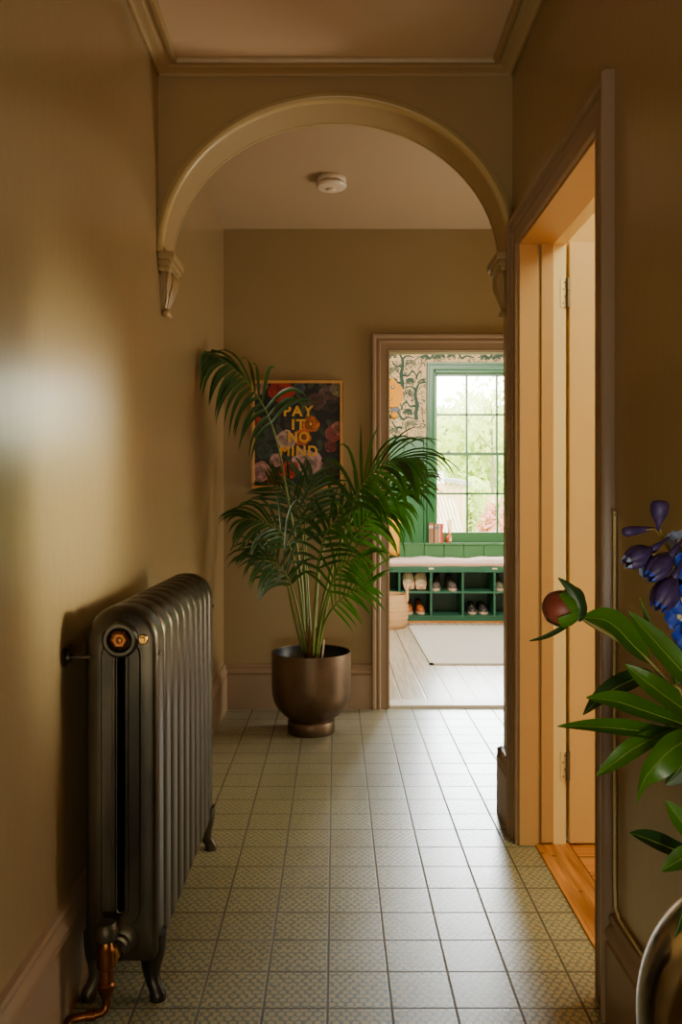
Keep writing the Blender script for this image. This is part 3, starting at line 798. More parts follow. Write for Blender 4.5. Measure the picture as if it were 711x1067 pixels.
# wallpaper with an inked forest pattern, one sheet
wp = MB(); wy = FY-.003; rw = random.Random(21)
for x0, x1, z0, z1 in ((FX0, WX0-.08, DADO, FC), (WX0-.08, WX1+.08, WZ1+.07, FC), (WX1+.08, FX1, DADO, FC)):
    wp.quad((x0, wy, z0), (x1, wy, z0), (x1, wy, z1), (x0, wy, z1))
wp.mat(1); wk = [0]
def ribbon(pts, w0, w1):
    pts = [Vector((p[0], p[1])) for p in pts]
    if len(pts) > 2: pts = [Vector((q.x, q.y)) for q in catmull([(p.x, p.y, 0) for p in pts], 5)]
    wk[0] += 1; y = wy-.0004-(wk[0] % 40)*1e-5
    a, b_ = [], []
    for i, p in enumerate(pts):
        t = (pts[min(i+1, len(pts)-1)]-pts[max(i-1, 0)]).normalized(); n = Vector((-t.y, t.x))
        w = (w0+(w1-w0)*i/(len(pts)-1))*.5
        q0, q1 = p+n*w, p-n*w
        a.append((q0.x, y, q0.y)); b_.append((q1.x, y, q1.y))
    if all(ok(*v) for v in a+b_): wp.grid([a, b_])
def ok(x, y, z):
    if not (FX0+.002 < x < FX1-.002 and DADO < z < FC-.06): return False
    return not (WX0-.082 < x < WX1+.082 and z < WZ1+.072)
def tree_motif(x, z, s, f):
    g_ = lambda a, b: (x+f*a*s, z+b*s)
    ribbon([g_(0, 0), g_(.02, .2), g_(-.02, .45), g_(.03, .72), g_(.02, 1.0)], .13*s, .09*s)
    for a0, b0, a1, b1, a2, b2, w in ((0, .42, .2, .42, .34, .6, .05), (.02, .7, -.18, .72, -.32, .9, .05), (.02, .95, .2, 1.05, .4, 1.0, .04), (0, .98, -.1, 1.15, -.3, 1.18, .04), (0, .2, -.22, .16, -.4, .3, .05), (.3, .55, .42, .5, .5, .3, .035)):
        ribbon([g_(a0, b0), g_((a0+a1)/2, b1*.5+b0*.5+.02), g_(a1, b1), g_(a2, b2)], w*1.9*s, .035*s)
    for ca, cb, r in ((.28, .78, .16), (-.25, .55, .15), (.3, .22, .13), (-.3, 1.02, .12), (-.28, .0, .12), (.22, 1.2, .12)):
        for k in range(3):     # nested leaf arcs
            rr = r*(1-.3*k)
            ribbon([g_(ca+rr*math.cos(t), cb+rr*math.sin(t)*.9) for t in (-.3, .5, 1.3, 2.1, 2.9, 3.5)], .026*s, .034*s)
        for k in range(12):     # leaf strokes
            a, b = ca+rw.uniform(-r, r), cb+rw.uniform(-r, r)*.8; an = rw.uniform(0, 3.1)
            ribbon([g_(a, b), g_(a+.06*math.cos(an), b+.06*math.sin(an))], .034*s, .014*s)
    bx, bz = .08, .60             # a little bird
    ribbon([g_(bx, bz), g_(bx+.05, bz+.02), g_(bx+.10, bz+.015)], .012*s, .04*s); ribbon([g_(bx+.06, bz+.02), g_(bx+.045, bz+.10)], .04*s, .008*s)
for i in range(12):
    for j in range(4):
        tree_motif(FX0+.12+.30*i+(.15 if j % 2 else 0), DADO-.12+.31*j, .32, 1 if (i+j) % 2 else -1)
for _ in range(2200):
    x, z = rw.uniform(FX0+.05, 2.4), rw.uniform(DADO, FC-.1); a0 = rw.uniform(0, 6.28); q = rw.uniform(.012, .03)
    ribbon([(x+q*math.cos(a0+t), z+q*math.sin(a0+t)) for t in (0, .9, 1.8, 2.7)], .003, .006)
struct(wp.build('wall_wallpaper', [M['paper'], M['ink']]))

# window_1
win = bpy.data.objects.new('window_1', None); COL.objects.link(win); win.location = ((WX0+WX1)/2, FY, WZ0); struct(win)
wa = MB(); wpf = [(0, 0), (0, .012), (.012, .02), (.05, .022), (.056, .034), (.074, .036), (.078, .028), (.08, 0)]
wa.grid([[(WX0-u, FY-v, WZ0), (WX0-u, FY-v, WZ1+u), (WX1+u, FY-v, WZ1+u), (WX1+u, FY-v, WZ0)] for u, v in wpf])
wa.build('window_architrave', M['green'], win, smooth='auto')
wl = MB()
wl.box(WX0-.001, WX0+.012, FY-.002, FY+.12, WZ0, WZ1); wl.box(WX1-.012, WX1+.001, FY-.002, FY+.12, WZ0, WZ1); wl.box(WX0, WX1, FY-.002, FY+.12, WZ1-.02, WZ1+.001)
wl.build('window_lining', M['green'], win)
MR = 1.647
mx = [WX0+.012+.022+((WX1-WX0-.068)/3)*k for k in (1, 2)]
for nm, z0, z1, yy, zm in (('upper_sash', MR-.014, WZ1-.018, FY+.075, 2.049), ('lower_sash', WZ0+.002, MR+.014, FY+.045, 1.24)):
    s = MB(); a, b_ = WX0+.012, WX1-.012
    s.box(a, a+.024, yy, yy+.03, z0, z1); s.box(b_-.024, b_, yy, yy+.03, z0, z1)
    s.box(a, b_, yy, yy+.03, z1-.028, z1); s.box(a, b_, yy, yy+.03, z0, z0+(.1 if nm[0] == 'l' else .028))
    so = s.build(nm, M['green_sash'], win, bevel=.002)
    u = MB()
    for x in mx: u.box(x-.010, x+.010, yy+.004, yy+.026, z0, z1)
    u.box(a, b_, yy+.004, yy+.026, zm-.010, zm+.010)
    u.build('glazing_bars', M['green_sash'], so)
    u = MB(); u.quad((a, yy+.016, z0), (b_, yy+.016, z0), (b_, yy+.016, z1), (a, yy+.016, z1)); u.build('pane', M['glass'], so)
u = MB(); u.box(1.13, 1.17, FY+.03, FY+.045, MR+.012, MR+.022); u.tube([(1.135, FY+.035, MR+.02), (1.165, FY+.03, MR+.035)], .005, 8); u.build('sash_catch', M['steel'], win)

# orange moon-faced felt ornament hung on the wallpaper
orn = thing('wall_ornament', 'orange felt ornament with one eye and a smile hung on the wallpaper', 'ornament', (.59, FY, 2.2))
def disc(pts, y, th):
    b = MB(); n = len(pts)
    o0 = [(x, y, z) for x, z in pts]; o1 = [(x, y-th, z) for x, z in pts]
    b.grid([o0, o1], closed_u=True); b.add(o1, [tuple(range(n))]); b.add(o0, [tuple(range(n))[::-1]]); return b
def PW(px, py): v = W(px, py, FY-.02); return (v.x, v.z)
sil = [PW(*p) for p in ((407.5, 394), (409, 393), (411, 395), (413, 398), (415, 400), (418, 402), (420, 405), (420, 412), (419, 418), (417, 422), (414, 424.5), (409, 425), (400, 424), (394, 420), (391, 414), (392, 408), (395, 405), (398, 406), (402, 403), (405, 399))]
body = disc(sil, FY-.006, .03).build('body', M['orange'], orn, bevel=.008)
ex, ez = PW(409.3, 403.5)
e = MB(); e.lathe([(0, 0), (.020, 0), (.018, -.006), (0, -.007)], (ex, FY-.036, ez), 20, 'y'); eo = e.build('eye', M['black'], body, smooth='auto')
e = MB(); e.lathe([(0, 0), (.010, 0), (.008, -.004), (0, -.005)], (ex, FY-.042, ez), 16, 'y'); e.build('eye_highlight', M['white'], eo, smooth='auto')
e = MB(); e.tube([(x, FY-.037, z) for x, z in (PW(404, 417.5), PW(407, 417.8), PW(409.5, 415))], .003, 6); e.build('smile', M['black'], body)
e = MB(); e.tube([(x, FY-.037, z) for x, z in (PW(413, 406), PW(416, 407.5), PW(420, 407))], .002, 6); e.build('seam', M['piping'], body)
x0, z0 = PW(408, 425); x1, z1 = PW(416, 429.5)
box('strap', M['leather_dark'], x0, x1, FY-.02, FY-.008, z1, z0+.01, orn, .002)
cxo, czo = PW(411, 432.5)
d = MB(); d.ball((cxo, FY-.026, czo), (.040, .02, .034)); d.build('foot', M['orange'], orn, smooth=True)

# bench with shoe cubbies
bench = thing('shoe_bench', 'green built-in bench with open shoe cubbies under the window', 'bench', (1.4, 8.2, 0))
BY0, BY1 = 8.0, FY-.075
DX = [.614+.306*k for k in range(-3, 8)]
box('top_board', M['green_dark'], FX0, FX1, BY0-.005, BY1, .479, .535, bench, .003)
box('plinth', M['green_dark'], FX0, FX1, BY0+.004, BY0+.03, 0, .063, bench)
box('bottom_board', M['green_dark'], FX0, FX1, BY0, BY1, .045, .063, bench)
box('back_panel', M['green_dark'], FX0, FX1, BY1-.015, BY1, .05, .48, bench)
box('shelf', M['green_dark'], FX0, FX1, BY0, BY1-.015, .276, .292, bench, .001)
for x in DX: box('divider', M['green_dark'], x-.010, x+.010, BY0-.002, BY1-.015, .06, .482, bench, .001)
for k in (4, 6):
    lb_ = box('label_holder', M['brass_pale'], DX[k]-.024, DX[k]+.024, BY0-.010, BY0-.003, .508, .522, bench, .002)
    lb_['label'] = 'small pale label holder'
struct(box('trim_bench_foot', M['pine'], FX0, FX1, BY0-.03, BY0+.004, -.01, .012))

# seat cushion
cu = MB(); rows = []; nx = 60
for i in range(13):
    v = i/12; a = 2*PI*v; row = []
    for j in range(nx+1):
        x = FX0+.01+(FX1-FX0-.02)*j/nx
        tuft = .008*math.sin(x*9.0)+.005*math.sin(x*23)
        cyy = (BY0+BY1)/2; hw = (BY1-BY0)/2-.002; hh = .036
        ca, sa = math.cos(a), math.sin(a)
        y = cyy+hw*math.copysign(abs(ca)**.35, ca); z = .536+hh+hh*math.copysign(abs(sa)**.6, sa)+(tuft*max(0, sa))
        row.append((x, y, z))
    rows.append(row)
cu.grid(rows)
for j in (0, nx): cu.add([r[j] for r in rows[:-1]], [tuple(range(12))])
cush = cu.build('bench_cushion', M['cushion'], smooth=True)
tag(cush, 'long pinkish cream padded cushion lying on the green bench', 'cushion')
pp = MB(); pp.tube([(FX0+.012+(FX1-FX0-.024)*j/30, BY0-.001, .545+.002*math.sin(j*2.1)) for j in range(31)], .008, 8); pp.build('piping', M['piping'], cush, smooth=True)

def pillow(name, label, m, c, sx, sz, th, rot):
    b = MB(); n = 14; rows = []
    for s_ in (1, -1):
        rows = []
        for i in range(n+1):
            u = -1+2*i/n; row = []
            for j in range(n+1):
                v = -1+2*j/n
                t = ((1-u**4)*(1-v**4))**.5*th
                k = 1-.06*(1-abs(u))*abs(v)-.06*(1-abs(v))*abs(u)
                row.append((u*sx*k, s_*t, v*sz*k))
            rows.append(row)
        b.grid(rows)
    o = b.build(name, m, smooth=True); o.location = c; o.rotation_euler = rot
    return tag(o, label, 'cushion')
pillow('scatter_cushion', 'mustard yellow scatter cushion leaning on the far room bench at its left', M['mustard'], (.45, 8.20, .835), .20, .20, .06, (-.25, .12, .15))

# rug
rg = MB(); rg.box(.70, 2.5, 5.98, 7.72, -.004, .008)
rug = rg.build('rug', M['rug'], bevel=.003); tag(rug, 'flat greyish beige rug lying on the white boards', 'rug')
eb = MB(); eb.box(.677, .702, 5.955, 7.745, -.004, .009); eb.box(.677, 2.52, 5.955, 5.982, -.004, .009); eb.box(2.498, 2.52, 5.955, 7.745, -.004, .009); eb.box(.677, 2.52, 7.72, 7.745, -.004, .009)
eb.build('border', M['rug_edge'], rug)

# basket
bc = Vector((.478, 7.72, -.004))
bk = thing('basket', 'round woven seagrass basket with loop handles on the far room floor', 'basket', bc)
pf = [(0, .002), (.165, .002), (.182, .02), (.196, .10), (.198, .18), (.190, .26), (.182, .305), (.178, .31), (.174, .305), (.18, .25), (.186, .10), (.16, .016), (0, .016)]
fine = []
for (r0, h0), (r1, h1) in zip(pf, pf[1:]):
    for k in range(6): fine.append((r0+(r1-r0)*k/6, h0+(h1-h0)*k/6))
fine = [(r+(.0025*math.sin(h*2*PI/.02) if r > .16 else 0), h) for r, h in fine]
MB().lathe(fine, bc, 48).build('woven_body', M['basket'], bk, smooth=True)
for ang in (-.15, PI-.15):
    d = Vector((math.cos(ang), math.sin(ang), 0)); tn = Vector((-d.y, d.x, 0))
    hp = [bc+d*.188+tn*-.055+Vector((0, 0, .24)), bc+d*.186+tn*-.058+Vector((0, 0, .31)), bc+d*.19+tn*-.045+Vector((0, 0, .375)), bc+d*.20+Vector((0, 0, .40)), bc+d*.19+tn*.045+Vector((0, 0, .375)), bc+d*.186+tn*.058+Vector((0, 0, .31)), bc+d*.188+tn*.055+Vector((0, 0, .24))]
    MB().tube(catmull(hp, 5), .011, 10).build('handle', M['basket'], bk, smooth=True)

# shoes
def shoe(label, cat, group, loc, rz, mu, ms, L=.26, Wd=.09, H=.10, ankle=.5, ml='lace'):
    t = thing('shoe', label, cat, loc, group)
    secs = [(0, .62, .9), (.06, .78, 1.0), (.2, .84, 1.0), (.36, .82, .9), (.5, .86, .72), (.65, .97, .56), (.8, 1.0, .46), (.92, .82, .40), (.98, .5, .32), (1.0, .2, .2)]
    up = MB(); rows = []
    for s_, w, h in secs:
        hh = H*(h if s_ > .42 else h*(.85+ankle*.3)); y = -L*s_
        rows.append([(Wd/2*w*math.copysign(abs(math.cos(a))**.7, math.cos(a)), y, .018+hh*abs(math.sin(a))**.75) for a in [PI*k/10 for k in range(11)]])
    up.grid(rows); up.add(rows[0], [tuple(range(11))]); up.add(rows[-1], [tuple(range(11))])
    u = up.build('upper', mu, None, smooth=True)
    sl = MB(); rows = []
    for z in (0, .006, .018, .022):
        k = .97 if z in (0, .022) else 1.03
        outl = [(Wd/2*w*k, -L*s_*(1.01)) for s_, w, h in secs]+[(-Wd/2*w*k, -L*s_*1.01) for s_, w, h in secs[::-1]]
        rows.append([(x, y, z) for x, y in outl])
    sl.grid(rows, closed_u=True); n = len(rows[0]); sl.add(rows[0], [tuple(range(n))]); sl.add(rows[-1], [tuple(range(n))])
    s2 = sl.build('sole', ms, None, smooth='auto')
    op = MB(); op.lathe([(0, .002), (.8, .002), (1, 0), (1.06, -.01)], (0, 0, 0), 18)
    for i, v in enumerate(op.v): op.v[i] = (v[0]*Wd*.33, v[1]*L*.17-L*.22, v[2]*.8+.018+H*(.86+ankle*.3)-.004)
    o2 = op.build('opening', M['black'], None, smooth=True)  # black patch painted in for the shaded hollow of the shoe
    lc = MB()
    for k in range(4):
        y = -L*(.44+.07*k); z = .018+H*(.80-.085*k)
        lc.tube([(-Wd*.2, y, z-.012), (0, y-.004, z+.002), (Wd*.2, y, z-.012)], .003, 6)
    l2 = lc.build('laces', M[ml], None, smooth=True)
    for p in (u, s2, o2, l2): p.parent = t
    t.rotation_euler = (0, 0, rz)
    return t
LS, HS = .0635, .2925
g1 = 'grey suede shoes in the upper cubby'
shoe('grey suede ankle shoe in the upper middle cubby, left of its pair', 'shoe', g1, (1.02, 8.32, HS), -.2, M['suede'], M['sole'], .25, .085, .12, .9)
shoe('grey suede ankle shoe in the upper middle cubby, right of its pair', 'shoe', g1, (1.12, 8.31, HS), .1, M['suede'], M['sole'], .25, .085, .12, .9)
g2 = 'tan leather shoes in the lower left cubby'
shoe('tan leather shoe in the lower cubby behind the basket, left of its pair', 'shoe', g2, (.725, 8.31, LS), -.05, M['leather'], M['sole'], .24, .08, .115, .4)
shoe('tan leather shoe in the lower cubby beside the basket, right of its pair', 'shoe', g2, (.815, 8.31, LS), .08, M['leather'], M['sole'], .24, .08, .115, .4)
g3 = 'black lace-up shoes in the lower right cubby'
shoe('black lace-up shoe with pale sole in the lower right cubby, left of its pair', 'shoe', g3, (1.345, 8.31, LS), -.05, M['leather_dark'], M['sole'], .24, .085, .09, .3)
shoe('black lace-up shoe with pale sole in the lower right cubby, right of its pair', 'shoe', g3, (1.435, 8.31, LS), .06, M['leather_dark'], M['sole'], .24, .085, .09, .3)
shoe('olive canvas shoe in the upper cubby at the edge of the doorway', 'shoe', None, (1.595, 8.31, HS), .05, M['olive'], M['sole'], .24, .085, .12, .9)
# fleece slippers standing on their heels
def slipper(label, x, lean):
    t = thing('slipper', label, 'slipper', (x, 8.12, HS+.006), 'cream fleece slippers in the upper left cubby')
    b = MB(); b.ball((0, .02, .112), (.060, .045, .060), 18, 12); fo = b.build('fleece_toe', M['fleece'], None, smooth=True)
    b = MB(); rows = []
    for k in range(14):
        s_ = k/13; z = .004+.176*s_*.97; w = .034+.024*math.sin(PI*(.15+.8*s_))
        if k == 13: w *= .5
        rows.append([(-w, .0, z), (-w, .022, z), (w, .022, z), (w, 0, z)])
    b.grid(rows, closed_u=True); b.add(rows[0], [(0, 1, 2, 3)]); b.add(rows[-1], [(0, 1, 2, 3)])
    so_ = b.build('sole', M['fleece_sole'], None, smooth='auto')
    b = MB(); b.lathe([(.026, .012), (.036, .012), (.042, .03), (.036, .05), (.028, .055)], (0, .03, 0), 18); c_ = b.build('heel_cup', M['fleece_sole'], None, smooth=True)
    for p in (fo, so_, c_): p.parent = t
    t.rotation_euler = (-.12, lean, .2)
slipper('fluffy cream slipper standing in the upper cubby above the basket, left of its pair', .722, -.08)
slipper('fluffy cream slipper standing in the upper cubby above the basket, right of its pair', .836, .04)

# books and diffuser on the sill
def book(label, x0, x1, h, mc, dp=.12, band=None):
    y0 = FY-.082; t = thing('book', label, 'book', ((x0+x1)/2, y0, WZ0), 'books standing on the window sill')
    b = MB(); b.box(x0, x1, y0, y0+.004, WZ0, WZ0+h); b.box(x0, x0+.003, y0, y0+dp, WZ0, WZ0+h); b.box(x1-.003, x1, y0, y0+dp, WZ0, WZ0+h)
    co = b.build('cover', mc, t, bevel=.001)
    box('pages', M['page'], x0+.003, x1-.003, y0+.004, y0+dp-.004, WZ0+.003, WZ0+h-.004, t)
    if band: box('spine_label', band, x0+.004, x1-.004, y0-.001, y0+.001, WZ0+h*.72, WZ0+h*.86, co)
book('brown cloth book on the sill, first and tallest from the left', .935, .985, .205, M['book_a'], band=M['book_c'])
book('tan cloth book with pale blue spine band, between the brown and cream books', .994, 1.040, .192, M['book_b'], band=M['book_band'])
book('thin cream book on the sill tucked against the red one', 1.041, 1.052, .186, M['book_c'])
book('bright red book standing at the right end of the sill row', 1.053, 1.080, .192, M['book_d'])
rd = thing('reed_diffuser', 'small amber reed diffuser bottle on the sill beside the books', 'diffuser', (1.148, FY-.02, WZ0))
c = (1.148, FY-.02, WZ0)
bt = MB().lathe([(0, .001), (.026, .001), (.029, .006), (.029, .055), (.024, .064), (.012, .07), (.011, .085), (.014, .087), (.014, .094), (.009, .095)], c, 24).build('bottle', M['amber'], rd, smooth='auto')
box('paper_label', M['label'], c[0]-.002, c[0]+.022, c[1]-.031, c[1]-.024, c[2]+.012, c[2]+.05, bt)
for k in range(5):
    MB().tube([(c[0]+.004*(k-2), c[1]+.003*(k % 2), c[2]+.03), (c[0]+.012*(k-1.5)*.9, c[1]+.008*((k % 3)-1), c[2]+.235)], .0028, 6).build('reed', M['reed'], rd)

# ------------------------------------------------------------------ garden outside
struct(MB().quad((-40, FY+.3, -.3), (60, FY+.3, -.3), (60, 90, -.3), (-40, 90, -.3)).build('ground', M['grass']))
hm = MB(); hr = random.Random(2)
for y0, hgt in ((70, 7.5),):
    rows = [[], []]
    for i in range(61):
        x = -30+100*i/60; rows[0].append((x, y0, -1)); rows[1].append((x, y0+4, hgt+1.2*math.sin(i*.5)+hr.uniform(-.3, .3)))
    hm.grid(rows)
struct(hm.build('hills', M['hill']))
def leafcloud(b, c, r, n, s, rnd):
    for _ in range(n):
        while True:
            d = Vector((rnd.uniform(-1, 1), rnd.uniform(-1, 1), rnd.uniform(-1, 1)))
            if .35 < d.length < 1: break
        p = Vector(c)+Vector((d.x*r[0], d.y*r[1], d.z*r[2]))
        u = Vector((rnd.uniform(-1, 1), rnd.uniform(-1, 1), rnd.uniform(-1, 1))).normalized()*s*rnd.uniform(.6, 1.3); v = u.orthogonal()*.6
        b.add([p-u, p+v, p+u, p-v], [(0, 1, 2, 3)])
def tree(name, label, x, y, h, r, mt, n, s, seed, z0=None, density=1.0):
    rnd = random.Random(seed); t = thing(name, label, 'tree', (x, y, -.3))
    tr = MB(); tr.tube([(x, y, -.3), (x+.05, y, h*.4), (x, y, h*.8)], [.05, .04, .015], 8)
    for k in range(6):
        a = k*1.05; tr.tube([(x, y, h*(.3+.08*k)), (x+r*.5*math.cos(a), y+r*.5*math.sin(a), h*(.5+.08*k))], [.018, .006], 6)
    tr.build('trunk', M['bark'], t)
    cr = MB(); z0 = h*.35 if z0 is None else z0
    for k in range(7):
        a = rnd.uniform(0, 6.28); q = rnd.uniform(0, .55)*r
        zc = z0+(h-z0)*rnd.uniform(.15, .85)
        leafcloud(cr, (x+q*math.cos(a), y+q*math.sin(a), zc), (r*.6, r*.6, (h-z0)*.3), n//7, s, rnd)
    cr.build('crown', M[mt], t)
def vx(px, Y): return (px-CX)*Y/F
tree('leafy_tree', 'hazy green tree beyond the shed, at the left of the window view', vx(466, 34), 34, 4.6, 2.2, 'tree_a', 2600, .16, 4, .3)
tree('leafy_tree', 'light yellow green tree in the middle of the window view', vx(500, 26), 26, 4.4, 1.9, 'tree_b', 2600, .13, 5, .2)
tree('leafy_tree', 'sparse tall tree reaching the top of the window at the right', vx(512, 22), 22, 4.6, 1.5, 'tree_b', 700, .07, 6, 2.2)
tree('leafy_tree', 'pale green bush low at the right edge of the window view', vx(530, 30), 30, 4.2, 2.2, 'tree_a', 2200, .15, 7, .2)
tree('maple_tree', 'pinkish red maple low at the right of the window view', vx(517, 17), 17, 1.35, .42, 'tree_p', 1500, .06, 8, -.1)
tree('leafy_tree', 'green shrub between the shed and the pink maple', vx(489, 21), 21, 1.7, .9, 'tree_b', 1500, .08, 9, -.2)
# shed
shd = thing('garden_shed', 'pale boarded garden shed with a low sloping roof outside the window', 'shed', (vx(460, 18), 18, -.3))
s = MB(); sx0, sx1 = vx(440, 18), vx(486, 18)
ztl, ztr = EYE-(500-CY)*18/F, EYE-(506-CY)*18/F
k = 0; x = sx0
while x < sx1-.01:
    x2 = min(sx1, x+.14); f0 = (x-sx0)/(sx1-sx0); zt = ztl+(ztr-ztl)*f0
    s.box(x+.006, x2-.006, 18, 18.03, -.3, zt); x = x2
s.box(sx0, sx1, 18.02, 20, -.3, ztr-.02)
s.build('board_wall', M['shed'], shd)
s = MB(); s.add([(sx0-.1, 17.85, ztl+.02), (sx1+.1, 17.85, ztr), (sx1+.1, 20.2, ztr+.1), (sx0-.1, 20.2, ztl+.12), (sx0-.1, 17.85, ztl+.1), (sx1+.1, 17.85, ztr+.08), (sx1+.1, 20.2, ztr+.2), (sx0-.1, 20.2, ztl+.22)], [(0, 1, 2, 3), (4, 5, 6, 7), (0, 1, 5, 4), (1, 2, 6, 5), (2, 3, 7, 6), (3, 0, 4, 7)])
s.build('roof', M['shed_roof'], shd)
ch = thing('white_outbuilding', 'small white outbuilding on a brick base beside the shed', 'outbuilding', (vx(456, 16.5), 16.5, -.3))
box('brick_base', M['brick'], vx(440, 16.5), vx(463, 16.5), 16.5, 17.3, -.3, EYE-(504-CY)*16.5/F, ch)
box('white_wall', M['white'], vx(440, 16.5), vx(463, 16.5), 16.5, 17.3, EYE-(504-CY)*16.5/F, EYE-(491-CY)*16.5/F, ch)
tl = thing('trellis', 'slanting pale slatted trellis in front of the shed', 'trellis', (vx(460, 15), 15, -.3))
for k in range(8):
    MB().tube([W(444+k*4, 512+k*1.2, 15), W(468+k*4, 604.5, 15)], .011, 6).build('slat', M['white'], tl)

# ------------------------------------------------------------------ foreground vase and flowers
VY = .85; vc = Vector((.458, VY, 0))
ct = thing('console_table', 'slim dark wooden side table under the metal vase against the right wall', 'table', (.47, .8, 0))
box('table_top', M['walnut'], .33, .61, .45, 1.0, .455, .48, ct, .004)
for x in (.345, .585):
    for y in (.475, .975): box('leg', M['walnut'], x-.018, x+.018, y-.018, y+.018, 0, .455, ct, .003)
VR = .142; VZ = .645
vs = thing('metal_vase', 'round polished metal vase holding flowers at the bottom right', 'vase', (vc.x, VY, .48))
pr_ = [(0, .481), (.07, .481), (.085, .486)]
for k in range(1, 22):
    a = -1.02+k*(1.02+1.12)/21; pr_.append((VR*math.cos(a), VZ+.158*math.sin(a)))
pr_ += [(.060, .800), (.060, .83), (.066, .842), (.064, .845), (.056, .83), (.056, .79)]
vb = MB().lathe(pr_, (vc.x, VY, 0), 64).build('vase_body', M['pewter'], vs, smooth='auto')

def blade(b, pts, wmax, nrm, cup=.25, vein=None, peak=.42):
    """a pointed leaf along pts (base to tip), nrm = upper side"""
    P = catmull(pts, 6); L = len(P); nrm = Vector(nrm).normalized(); rows = []
    for i, p in enumerate(P):
        t = i/(L-1); T = (P[min(i+1, L-1)]-P[max(i-1, 0)]).normalized()
        S = T.cross(nrm).normalized(); Nn = S.cross(T)
        w = wmax*.5*(math.sin(PI*t**(math.log(.5)/math.log(peak)))**.85 if 0 < t < 1 else 0)+.0006
        rows.append([p+S*w*q+Nn*w*cup*(abs(q)**1.5)+Nn*.0 for q in (-1, -.6, -.25, 0, .25, .6, 1)])
    b.grid(rows)
    if vein is not None: vein.tube([p-Nn*.0 for p in P], [max(.0003, .0011*(1-i/L)) for i in range(L)], 5)

def V(px, py, d=0): return W(px, py, VY+d)
peony = thing('peony_stem', 'peony stem with a closed dark red bud and broad green leaves in the vase', 'flower', (vc.x, VY, .60))
sm = MB(); sm.tube(catmull([(vc.x-.01, VY, .56), (vc.x-.03, VY, .74), (vc.x-.055, VY, .85), V(716, 733), V(697, 712), V(678, 690), V(660, 675), V(640, 664), V(618, 651), V(598, 637)], 5), .0028, 10)
sm.build('stem', M['pstem'], peony, smooth=True)
vn = MB()
leaves = [  # (points base->tip, width, normal, dark?)
    ([V(680, 692), V(660, 672, -.005), V(635, 648, -.01), V(606, 643, -.015)], .031, (.3, -.8, .5), 0, .5),
    ([V(735, 720), V(712, 700, .01), V(680, 665, .005), V(655, 637, 0)], .026, (-.3, -.7, .6), 0, .45),
    ([V(740, 752), V(712, 738), V(680, 715, -.02), V(651, 692, -.02)], .025, (-.2, -.8, .5), 0, .5),
    ([V(735, 762), V(700, 750, -.01), V(665, 738, -.02), V(640, 730, -.02), V(611, 727, -.02)], .023, (.1, -.7, .6), 0, .55),
    ([V(725, 765), V(690, 764, -.01), V(655, 760, -.02), V(620, 757, -.02), V(581, 757, -.03)], .019, (.1, -.6, .7), 0, .5),
    ([V(705, 758), V(685, 767, -.02), V(660, 780, -.03), V(640, 795, -.03), V(622, 808, -.03)], .018, (.2, -.6, .7), 0, .5),
    ([V(725, 765), V(708, 775, -.03), V(690, 790, -.04), V(672, 812, -.04), V(662, 838, -.03)], .031, (.5, -.7, .4), 0, .45),
    ([V(725, 780), V(715, 792, -.0), V(703, 808, .0), V(694, 818, .0)], .022, (.5, -.7, .4), 1, .5),
    ([V(683, 703, .03), V(668, 705, .03), V(645, 715, .03), V(625, 728, .03), V(608, 745, .02)], .022, (-.2, -.7, .7), 1, .45),
    ([V(705, 720, .02), V(702, 700, .02), V(680, 660, .03), V(667, 623, .03)], .010, (.3, -.9, .2), 0, .4),
    ([V(740, 890), V(712, 888, .02), V(690, 880, .02), V(672, 873, .02), V(656, 868, .02)], .022, (.0, -.6, .8), 1, .5),
    ([V(745, 885), V(722, 890, -.01), V(705, 898, -.01), V(689, 908, -.01)], .020, (.2, -.6, .7), 0, .45),
    ([V(740, 880), V(722, 868), V(706, 850), V(694, 834)], .020, (-.3, -.7, .6), 0, .5),
    ([V(735, 900), V(722, 925, -.02), V(712, 950, -.02), V(703, 978, -.02)], .026, (.6, -.7, .2), 1, .5),
    ([V(725, 735, .02), V(705, 728, .02), V(695, 745, .02), V(697, 770, .03)], .02, (.5, -.7, .2), 1, .5),
]
for pts, w, nr, dk, pk in leaves:
    b = MB(); vn = MB(); blade(b, pts, w, nr, .28, vn, pk)
    lo = b.build('leaf', M['pleaf_dark' if dk else 'pleaf'], peony, smooth=True)
    vn.build('midrib', M['pvein'], lo, smooth=True)
# leafy side shoot holding the lower leaves
sm = MB(); sm.tube(catmull([(vc.x+.0, VY, .56), (vc.x-.01, VY, .80), V(790, 860), V(745, 790), V(715, 762), V(690, 763)], 5), .0022, 8)
sm.tube(catmull([V(790, 860), V(760, 886), V(735, 889)], 4), .0018, 8)
sm.build('side_shoot', M['pstem'], peony, smooth=True)
bc2 = V(585, 633)
b = MB(); b.ball(bc2, (.0185, .0185, .0178), 20, 14); bud = b.build('bud', M['bud_red'], peony, smooth=True)
b = MB(); rr_ = random.Random(4)
def cap_petal(b, c, r, axis, ang, wid, ln_, k=1.04):
    """a sepal hugging a ball: from the back pole (axis) forwards"""
    ax = Vector(axis).normalized(); o1 = ax.orthogonal().normalized(); o2 = ax.cross(o1)
    rows = []
    for i in range(9):
        t = i/8; th = t*ln_; hw = wid*math.sin(PI*(.12+.86*t)) if i < 8 else .0
        row = []
        for q in (-1, -.5, 0, .5, 1):
            an = ang+q*hw/max(.25, math.sin(th)+.12)
            row.append(Vector(c)+(ax*math.cos(th)+(o1*math.cos(an)+o2*math.sin(an))*math.sin(th))*r*k)
        rows.append(row)
    b.grid(rows)
axb = (V(600, 640)-V(583, 632)).normalized()
for j in range(5): cap_petal(b, bc2, .0182, axb, j*1.256+.35, .85, 1.75+.45*(j % 2), 1.10+.02*(j % 3))
b.build('sepal', M['bud'], bud, smooth=True)
b = MB()
